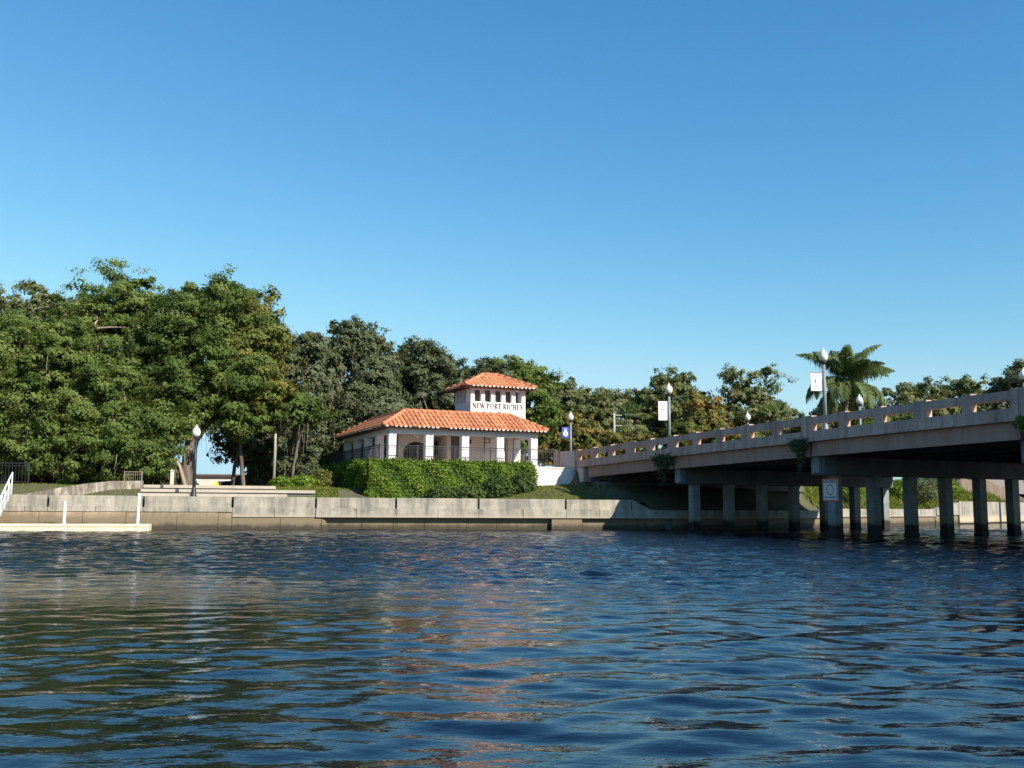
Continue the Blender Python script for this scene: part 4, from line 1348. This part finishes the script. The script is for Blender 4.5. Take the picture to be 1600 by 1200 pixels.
# palms
def palm(loc, h, label, seed=3, n=17, flen=3.6, lean=(0.3, 0.0), name='palm_tree'):
    rng = random.Random(seed)
    t = thing(name, label, 'palm', loc, 0)
    pts = [Vector((lean[0] * (k / 6) ** 2, lean[1] * (k / 6) ** 2, -0.3 + (h + .3) * k / 6)) for k in range(7)]
    MB().tube(pts, [.26, .2, .18, .17, .16, .16, .19], 12).build('trunk', 'palm_bark', t, True)
    top = pts[-1]
    MB().tube([top - Vector((0, 0, .1)), top + Vector((0.02, 0, .9)), top + Vector((.05, 0, 1.5))], [.2, .13, .05], 10).build('crownshaft', 'leaf_palm', t, True)
    nr = np.random.default_rng(seed)
    for i in range(n):
        az = 2 * PI * i / n * 2.618 + rng.uniform(-.2, .2)
        el = math.radians(82 - 92 * i / n + rng.uniform(-8, 8))
        L = flen * rng.uniform(.85, 1.1)
        d = Vector((math.cos(az), math.sin(az), 0))
        p = top + Vector((0, 0, .8 - .5 * i / n))
        P = [p.copy()]
        e = el
        for k in range(12):
            p = p + (d * math.cos(e) + Vector((0, 0, math.sin(e)))) * (L / 12)
            e -= math.radians((4.2 if i < n * .4 else 5.5) + 4.5 * k / 12 + (3 if i > n * .5 else 0))
            e = max(e, math.radians(-84))
            P.append(p.copy())
        m_ = MB()
        m_.tube(P, [.035 * (1 - .9 * k / 12) + .004 for k in range(13)], 5, False)
        quads = []
        side = d.cross(Vector((0, 0, 1)))
        for k in range(12, 12 * 8):
            f = k / 96
            a = P[int(f * 12)].lerp(P[min(12, int(f * 12) + 1)], f * 12 - int(f * 12))
            tdir = (P[min(12, int(f * 12) + 1)] - P[int(f * 12)]).normalized()
            ll = (.75 * math.sin(PI * min(1, f * .9 + .12)) + .12) * rng.uniform(.85, 1.1)
            for sg in (-1, 1):
                out_d = (side * sg * .8 + tdir * .55 + Vector((rng.uniform(-.15, .15), rng.uniform(-.15, .15), rng.uniform(-.35, .25)))).normalized()
                mid = a + out_d * ll * .55
                tip = a + out_d * ll * .85 + Vector((0, 0, -ll * rng.uniform(.45, 1.0)))
                wv = tdir * .04
                quads.append([a - wv, a + wv, mid + wv * 1.1, mid - wv * 1.1])
                quads.append([mid - wv * 1.1, mid + wv * 1.1, tip + wv * .2, tip - wv * .2])
        me = m_.mesh('frond', 'leaf_palm', True)
        fo = link('frond', me, t)
        A = np.array([[tuple(v) for v in q] for q in quads])
        lv = np.clip(nr.normal(.5 + (.25 if i > n * .75 else 0), .15, len(A)), 0, 1)
        tag(link('leaflets', quads_mesh('leaflets', A, 'leaf_palm', lv), fo), kind='stuff')
    return t


palm(at(24.9, 74.5), 7.5, 'tall queen palm with arching fronds above the bridge parapet', seed=4, n=34, flen=4.3)


def fan_palm(loc, h, label, seed=1, n=22, R_=1.0):
    rng = random.Random(seed)
    t = thing('cabbage_palm', label, 'palm', loc, 0, 'cabbage palms beyond the road')
    MB().tube([(0, 0, -.3), (0.05, 0, h * .5), (0, 0, h)], [.22, .18, .2], 10).build('trunk', 'palm_bark', t, True)
    for i in range(n):
        az, el = rng.uniform(0, 2 * PI), math.radians(rng.uniform(-40, 80))
        d = Vector((math.cos(az) * math.cos(el), math.sin(az) * math.cos(el), math.sin(el)))
        c = Vector((0, 0, h)) + d * R_ * .7
        side = d.cross(Vector((0, 0, 1))).normalized()
        up = side.cross(d)
        quads = []
        for k in range(-7, 8):
            a = k * .19
            q = (d * math.cos(a) + side * math.sin(a)).normalized()
            tip = c + q * R_ * (.95 - .25 * abs(a)) + Vector((0, 0, -.25 * R_))
            mid = c + q * R_ * .55
            wv = q.cross(up).normalized() * .035 * R_
            quads.append([c - wv * .4, c + wv * .4, mid + wv, mid - wv])
            quads.append([mid - wv, mid + wv, tip + wv * .1, tip - wv * .1])
        A = np.array([[tuple(v) for v in q] for q in quads])
        link('fan_leaf', quads_mesh('fan_leaf', A, 'leaf_palm', np.random.default_rng(seed + i).uniform(.3, 1, len(A))), t)
    return t


fan_palm(at(11.8, 98), 6.4, 'small pale cabbage palm beyond the road beside the utility pole', 3, R_=1.5)
fan_palm(at(24.5, 92), 5.8, 'low cabbage palm beyond the road behind the parapet', 5, R_=1.6)


# hedge round the terrace
def leaf_box(name, parent, boxes, n, leaf, seed, L=.07, W=.04, rough_=.10, z_of=None):
    """a clipped leafy volume: leaves scattered over the faces of boxes (local coordinates)"""
    rng = np.random.default_rng(seed)
    areas = []
    for (x0, x1, y0, y1, z0, z1) in boxes:
        areas.append([(x1 - x0) * (z1 - z0), (x1 - x0) * (z1 - z0), (y1 - y0) * (z1 - z0), (y1 - y0) * (z1 - z0), (x1 - x0) * (y1 - y0)])
    ar = np.array(areas).reshape(-1)
    pick = rng.choice(len(ar), n, p=ar / ar.sum())
    bi, fi = pick // 5, pick % 5
    BB = np.array(boxes)
    u = rng.uniform(0, 1, (n, 3))
    Pn = BB[bi][:, [0, 2, 4]] + u * (BB[bi][:, [1, 3, 5]] - BB[bi][:, [0, 2, 4]])
    nr = np.zeros((n, 3))
    for f, (ax, lo, sg) in enumerate([(1, 2, -1), (1, 3, 1), (0, 0, -1), (0, 1, 1), (2, 5, 1)]):
        mk = fi == f
        Pn[mk, ax] = BB[bi[mk], lo]
        nr[mk, ax] = sg
    bumpy = 0.12 * np.sin(Pn[:, 0] * 3.1 + Pn[:, 2] * 2.7 + Pn[:, 1] * 1.9) + 0.06 * np.sin(Pn[:, 0] * 7.3 - Pn[:, 2] * 5.1 + Pn[:, 1] * 6.1)
    Pn += nr * (bumpy + rng.normal(0, rough_, n) - .02)[:, None]
    Q = leaf_quads(rng, Pn, nr * .8 + np.array([0, 0, .35]) + rng.normal(size=(n, 3)) * .6, L, W, True)
    rv = np.clip(rng.normal(.5, .25, n) + 1.5 * bumpy, 0, 1)
    return link(name, quads_mesh(name, Q, leaf, rv), parent)


hedge = thing('hedge', 'clipped green hedge wrapping the terrace below the pavilion', 'hedge', tuple(P0), PA)
HB = [(-1.62, 8.75, -1.62, -0.97, 1.3, 3.68), (-1.62, -0.97, -1.62, 10.4, 1.3, 3.66)]
cm = MB()
for (x0, x1, y0, y1, z0, z1) in [(-1.52, 8.65, -1.52, -.98, 1.2, 3.58), (-1.52, -.98, -.979, 10.3, 1.2, 3.56)]:
    cm.box(x0, x1, y0, y1, z0, z1)
cm.build('branch_core', 'leaf_oak_dark', hedge)
leaf_box('foliage', hedge, HB, 110000, 'leaf_hedge', 2, .06, .04)
# stray shoots on top
rngh = np.random.default_rng(9)
n_s = 2600
Ps = np.stack([rngh.uniform(-1.6, 8.65, n_s), rngh.uniform(-1.6, -1.0, n_s), 3.68 + np.abs(rngh.normal(0, .09, n_s))], 1)
link('shoots', quads_mesh('shoots', leaf_quads(rngh, Ps, rngh.normal(size=(n_s, 3)), .08, .04), 'leaf_hedge', rngh.uniform(.3, 1, n_s)), hedge)


def shrub(loc, r, label, seed, leaf='leaf_shrub', n=3600, group=None, L=.075, W=.04, name='shrub'):
    rng = np.random.default_rng(seed)
    t = thing(name, label, 'shrub', loc, 0, group)
    st = MB()
    for k in range(7):
        a = 2 * PI * k / 7
        st.tube([(0, 0, -.1), (r[0] * .3 * math.cos(a), r[1] * .3 * math.sin(a), r[2] * .6), (r[0] * .6 * math.cos(a), r[1] * .6 * math.sin(a), r[2] * 1.1)], [.03, .02, .008], 5, False)
    st.build('stems', 'bark', t)
    dv = rng.normal(size=(n, 3))
    dv /= np.linalg.norm(dv, axis=1, keepdims=True)
    rr = rng.uniform(.45, 1, n) ** .5 * (1 + .12 * np.sin(dv[:, 0] * 7 + seed) * np.sin(dv[:, 1] * 6 + dv[:, 2] * 8)) * (1 + .07 * rng.normal(size=n))
    P_ = dv * rr[:, None] * np.array(r) + np.array([0, 0, r[2] * .75])
    keep = P_[:, 2] > 0
    P_, dv = P_[keep], dv[keep]
    link('foliage', quads_mesh('foliage', leaf_quads(rng, P_, dv + rng.normal(size=dv.shape) * .6 + np.array([0, 0, .3]), L, W), leaf, rng.uniform(0, 1, len(P_))), t)
    return t


def pv(X, Y):
    p = P0 + E1 * X + E2 * Y
    return at(p.x, p.y)


for i, (X, Y, r, lab) in enumerate([
        (2.6, -2.3, (.9, .6, .55), 'low rounded shrub in front of the hedge, leftmost of the row'),
        (4.2, -2.5, (1.0, .65, .62), 'low rounded shrub in front of the hedge, second from the left'),
        (6.1, -2.3, (.95, .6, .75), 'dark shrub in front of the middle of the hedge'),
        (7.8, -2.1, (.85, .55, .7), 'dark shrub at the right end of the hedge by the lawn')]):
    shrub(pv(X, Y), r, lab, 100 + i, group='low shrubs along the hedge')
for i, (x, y, r, lf, lab) in enumerate([
        (-12.6, 60.5, (.9, .8, .5), 'leaf_hedge', 'bright low bush left of the hedge corner by the steps'),
        (-13.7, 60.0, (.8, .7, .42), 'leaf_hedge', 'low bush at the end of the top step'),
        (-12.8, 63.8, (1.0, .9, 1.0), 'leaf_oak_dark', 'dark rounded bush under the mossy trees'),
        (-11.6, 61.8, (.6, .6, .7), 'leaf_oak_gold', 'yellowish bush beside the hedge under the moss')]):
    shrub(at(x, y), r, lab, 120 + i, lf, group='bushes beside the park steps')
for i, (x, y, r, lf, lab) in enumerate([
        (-29.5, 60.5, (2.2, 1.4, 1.3), 'leaf_oak_dark', 'dark understory bush behind the picket railing'),
        (-26.4, 61.5, (1.9, 1.3, 1.2), 'leaf_oak_dark', 'dark understory bush above the top of the ramp wall'),
        (-23.6, 62.0, (1.8, 1.3, 1.1), 'leaf_oak', 'green understory bush under the low drooping oak'),
        (-21.8, 63.0, (1.3, 1.2, 1.0), 'leaf_oak_dark', 'dark bush beside the short brown railing'),
        (-17.2, 70.0, (1.5, 1.2, 1.3), 'leaf_oak_dark', 'dark bush in the park behind the slim trunks'),
        (-13.6, 70.0, (1.6, 1.2, 1.5), 'leaf_oak_dark', 'dark bush in the shade left of the hedge')]):
    shrub(at(x, y), r, lab, 160 + i, lf, group='understory bushes in the park', n=5200, L=.09, W=.05)
for i, (x, y, r, lf, lab) in enumerate([
        (33.0, 80.5, (1.3, 1.2, 1.5), 'leaf_oak_dark', 'dark bush on the far bank above the slanting seawall'),
        (30.5, 79.0, (1.2, 1.0, .9), 'leaf_hedge', 'bright bush on the far bank between the columns'),
        (24.0, 72.0, (1.3, 1.1, .8), 'leaf_hedge', 'bright bush on the far bank nearest the bridge'),
        (37.5, 86.0, (1.2, 1.2, 1.0), 'leaf_hedge', 'bright bush before the plank fence on the far bank')]):
    shrub(at(x, y), r, lab, 140 + i, lf, group='bushes on the far bank')

# hanging vines at the bridge joints
for i, (q, w_, dz, lf, lab, n_) in enumerate([
        (9.5, 1.1, 1.0, 'leaf_oak_dark', 'dark vine clinging to the first bridge joint', 3600),
        (20.2, .7, .9, 'leaf_oak_dark', 'dark vine hanging at the second bridge joint above the sign', 2600),
        (31.5, .55, 1.4, 'leaf_hedge', 'green vine hanging from the bridge at the right edge', 1500)]):
    rng = np.random.default_rng(200 + i)
    vt = thing('hanging_vine', lab, 'vine', bpt(q, -.05, zr(q) - 1.08), math.atan2(BX.y, BX.x), 'vines on the bridge')
    X = rng.normal(0, w_ * .33, n_)
    tend = np.sin(X * 9 + i) * .35 + .75
    z = -np.abs(rng.normal(0, .55, n_)) * dz * np.exp(-(X / w_) ** 2 * 1.6) * tend + rng.normal(0, .07, n_)
    P_ = np.stack([X + z * .25 * np.sin(X * 5), rng.normal(0, .09, n_) + .02, z + .02], 1)
    link('foliage', quads_mesh('foliage', leaf_quads(rng, P_, rng.normal(size=(n_, 3)) + np.array([0, -.8, .3]), .06, .03), lf, rng.uniform(0, 1, n_)), vt)
    st = MB()
    for k in range(9):
        x = rng.normal(0, w_ * .3)
        st.tube([(x, .02, .1), (x + rng.normal() * .1, -.03, -.25 * dz), (x + rng.normal() * .15, 0, -.7 * dz * rng.uniform(.5, 1))], [.012, .01, .005], 5, False)
    st.build('stems', 'bark', vt)


# grass: lawn before the hedge, ground cover behind the seawall, long grass on the far bank
def grass(name, pts, hgt, label, seed, wd=.012, leaf='grass'):
    rng = np.random.default_rng(seed)
    n = len(pts)
    P_ = np.array([(x, y, G(x, y) - .02) for x, y in pts])
    a = rng.uniform(0, 2 * PI, n)
    ax = np.stack([np.cos(a), np.sin(a), np.zeros(n)], 1) * wd
    hh = (hgt * rng.uniform(.5, 1.3, n))[:, None]
    tip = P_ + np.concatenate([rng.normal(0, .35, (n, 2)), np.ones((n, 1))], 1) * hh
    mid = P_ * .5 + tip * .5 + np.array([0, 0, .1]) * hh
    Q = np.stack([P_ - ax, P_ + ax, mid + ax * .8, tip], 1)
    o = link(name, quads_mesh(name, Q, leaf, rng.uniform(0, 1, n)))
    return tag(o, label, 'grass', None, 'stuff')


rg = random.Random(6)
lp = []
while len(lp) < 26000:
    X, Y = rg.uniform(-1.5, 13), rg.uniform(-9, -1.0)
    p = P0 + E1 * X + E2 * Y
    if p.y - shore(p.x) > .62 and p.x < 5.5:
        lp.append((p.x, p.y))
grass('lawn_grass', lp, .09, 'short dry lawn grass between the hedge and the seawall', 7, .02)
lp = []
while len(lp) < 9000:
    u_, v_ = rg.uniform(-12.2, -8.6), rg.uniform(.7, 5.5)
    lp.append((u_ * c_ - v_ * s_, 52.5 + u_ * s_ + v_ * c_))
grass('ground_cover', lp, .16, 'green ground cover at the end of the steps behind the seawall', 8, .025)
lp = []
while len(lp) < 26000:
    x = rg.uniform(20, 46)
    d = rg.uniform(.5, 10)
    y = shore(x) + d
    if (Vector((x, y, 0)) - B0).dot(BY) > 16.2:
        lp.append((x, y))
grass('long_grass', lp, .42, 'long sunlit grass on the far bank beyond the bridge', 9, .03)
lp = []
while len(lp) < 20000:
    x = rg.uniform(-32, -9)
    y = shore(x) + (rg.uniform(5.5, 14) if x > -18.8 else rg.uniform(1.75, 10))
    lp.append((x, y))
grass('park_grass', lp, .08, 'thin shaded park grass under the oaks', 10, .02)

# ------------------------------------------------------------------ small things in the park and beyond
railing('railing', [(-34, 6.0), (-24.4, 6.0)], 2.2, 'dark picket railing under the leftmost oak', parent_loc=(0, 52.5, 0), rz=WA, step=.16)
railing('railing', [(-19.9, 7.6), (-19.0, 7.6)], 2.2, 'short brown picket railing beside the white post', h=.75, parent_loc=(0, 52.5, 0), rz=WA, step=.1, mat='wood_fence')
po = thing('gate_post', 'white square post at the left end of the steps', 'post', at(-19.2, 56.6))
MB().box(-.08, .08, -.08, .08, -.1, .9).build('shaft', 'house_wall', po)
MB().hexa([(-.11, -.11, .901), (.11, -.11, .901), (.11, .11, .901), (-.11, .11, .901)], [(-.04, -.04, .98), (.04, -.04, .98), (.04, .04, .98), (-.04, .04, .98)]).build('cap', 'house_wall', po)
pp = thing('pole', 'pale greenish pole standing between slim trunks', 'pole', at(-14.6, 61.5))
MB().lathe([(.09, -.2), (.08, 3.0), (.075, 3.4), (.03, 3.45)], 10).build('shaft', 'pole_wood', pp, True)
MB().lathe([(.15, -.1), (.15, .25), (.1, .32)], 10).build('base', 'white_paint', pp, True)
ft = thing('caution_marker', 'small yellow folding marker near the lamp post', 'marker', at(-17.2, 58.3))
MB().hexa([(-.2, -.15, 0), (.2, -.15, 0), (.2, -.11, 0), (-.2, -.11, 0)], [(-.1, -.03, .4), (.1, -.03, .4), (.1, 0.0, .4), (-.1, 0.0, .4)]).build('panel', 'yellow_plastic', ft)
MB().hexa([(-.2, .15, 0), (.2, .15, 0), (.2, .19, 0), (-.2, .19, 0)], [(-.1, .005, .4), (.1, .005, .4), (.1, .03, .4), (-.1, .03, .4)]).build('panel', 'yellow_plastic', ft)


def car(loc, rz, label, mat):
    t = thing('parked_car', label, 'car', loc, rz, 'cars parked beyond the park')
    prof = [(-2.15, .35), (-2.2, .75), (-2.0, .92), (-1.1, .98), (2.05, .9), (2.18, .6), (2.12, .35)]
    prof = [(-2.15, .35), (-2.2, .78), (-1.95, .95), (-1.0, 1.0), (1.2, .98), (2.05, .86), (2.2, .6), (2.12, .35)]
    V = [(x, -.86, z) for x, z in prof] + [(x, .86, z) for x, z in prof]
    n = len(prof)
    MB().raw(V, [tuple(range(n)), tuple(reversed(range(n, 2 * n)))] + [((i + 1) % n, i, n + i, n + (i + 1) % n) for i in range(n)]).build('body', mat, t)
    cp = [(-1.5, .985), (-.95, 1.42), (.25, 1.45), (1.1, .99)]
    V = [(x, -.74 + (z - .98) * .25, z) for x, z in cp] + [(x, .74 - (z - .98) * .25, z) for x, z in cp]
    cb = MB().raw(V, [(0, 1, 2, 3), (7, 6, 5, 4), (1, 0, 4, 5), (2, 1, 5, 6), (3, 2, 6, 7)]).build('cabin', mat, t)
    for sg in (-1, 1):
        q = [(-1.25, 1.02), (-.85, 1.36), (.2, 1.39), (.82, 1.02)]
        V = [(x, sg * (.75 - (z - .98) * .25), z) for x, z in q] + [(x, sg * (.73 - (z - .98) * .25), z) for x, z in q]
        MB().raw(V, [(0, 1, 2, 3), (7, 6, 5, 4), (0, 4, 5, 1), (1, 5, 6, 2), (2, 6, 7, 3), (3, 7, 4, 0)]).build('side_window', 'window_glass', cb)
    for x in (-1.35, 1.35):
        for y in (-.8, .8):
            wo_ = MB().tube([(x, y - .1, .32), (x, y + .1, .32)], .32, 14).build('wheel', 'tyre', t)
    return t


car(at(-22.0, 84), .2, 'dark car parked behind the slim trunks', 'car_dark')
car(at(-29.8, 88), .1, 'dark car parked behind the thick trunk', 'car_dark')
car(at(-17.0, 86), .3, 'dark car parked under the mossy trees', 'car_dark')
car(at(-14.4, 77), 1.0, 'pale car parked left of the hedge', 'car_pale')

hs = thing('low_building', 'long low cream building far behind the park trees', 'building', at(-36, 116), .05)
MB().box(-6.5, 9, 0, 8, -.3, 2.05).build('wall', 'house_wall', hs)
MB().box(-6.8, 9.3, -.35, 8.3, 2.052, 2.3).build('roof', 'house_roof', hs)
for k in range(4):
    wnd = MB().box(-5.6 + k * 3.7, -4.0 + k * 3.7, -.06, -.002, .75, 1.6).build('window', 'white_paint', hs)
    MB().box(-5.5 + k * 3.7, -4.1 + k * 3.7, -.09, -.062, .83, 1.52).build('pane', 'window_glass', wnd)
MB().box(3.7, 4.9, -.05, -.002, 0, 2.0).build('door', 'door', hs)
h2 = thing('house', 'pale house with dark roof beyond the plank fence on the far bank', 'house', at(50, 101), -.5)
MB().box(-5, 5, 0, 7, -.3, 3.0).build('wall', 'house_wall', h2)
MB().hexa([(-5.5, -.5, 3.002), (5.5, -.5, 3.002), (5.5, 7.5, 3.002), (-5.5, 7.5, 3.002)], [(-2.2, 3.4, 4.8), (2.2, 3.4, 4.8), (2.2, 3.6, 4.8), (-2.2, 3.6, 4.8)]).build('roof', 'house_roof', h2)
for x in (-3.4, 1.8):
    wnd = MB().box(x, x + 1.5, -.06, -.002, 1.0, 2.3).build('window', 'white_paint', h2)
    MB().box(x + .1, x + 1.4, -.09, -.062, 1.1, 2.2).build('pane', 'window_glass', wnd)

fe = thing('plank_fence', 'weathered wooden plank fence on the far bank behind the columns', 'fence', (0, 0, 0))
rf = random.Random(4)
f0, f1 = Vector((37.5, 90.0, 0)), Vector((49.5, 97.5, 0))
nb = 60
fd = (f1 - f0).normalized()
for i in range(nb):
    p = f0.lerp(f1, i / nb)
    z = G(p.x, p.y)
    a, e = p, p + fd * ((f1 - f0).length / nb - .025)
    n = Vector((-fd.y, fd.x, 0)) * .025
    hh = 1.35 + rf.uniform(-.06, .06)
    MB().hexa([(a.x, a.y, z - .1), (e.x, e.y, z - .1), (e.x + n.x, e.y + n.y, z - .1), (a.x + n.x, a.y + n.y, z - .1)],
              [(a.x, a.y, z + hh), (e.x, e.y, z + hh), (e.x + n.x, e.y + n.y, z + hh), (a.x + n.x, a.y + n.y, z + hh)]).build('plank', 'wood_fence', fe)

up = thing('utility_pole', 'pale utility pole with cross arms and wires beyond the road', 'pole', at(9.9, 96))
MB().lathe([(.14, -.3), (.11, 6.9), (.05, 6.95)], 10).build('shaft', 'pole_wood', up, True)
for k, z in enumerate((6.7, 5.7, 4.7)):
    MB().box(-.1, .75, -.05, .05, z - .05, z + .05).build('cross_arm', 'pole_wood', up)
    P_ = [Vector((.7 + 16 * f, 2 * f, z + .1 - 1.2 * f * (1 - f) * 1.6)) for f in [i / 10 for i in range(11)]]
    MB().tube(P_, .014, 5).build('wire', 'dark_metal', up)
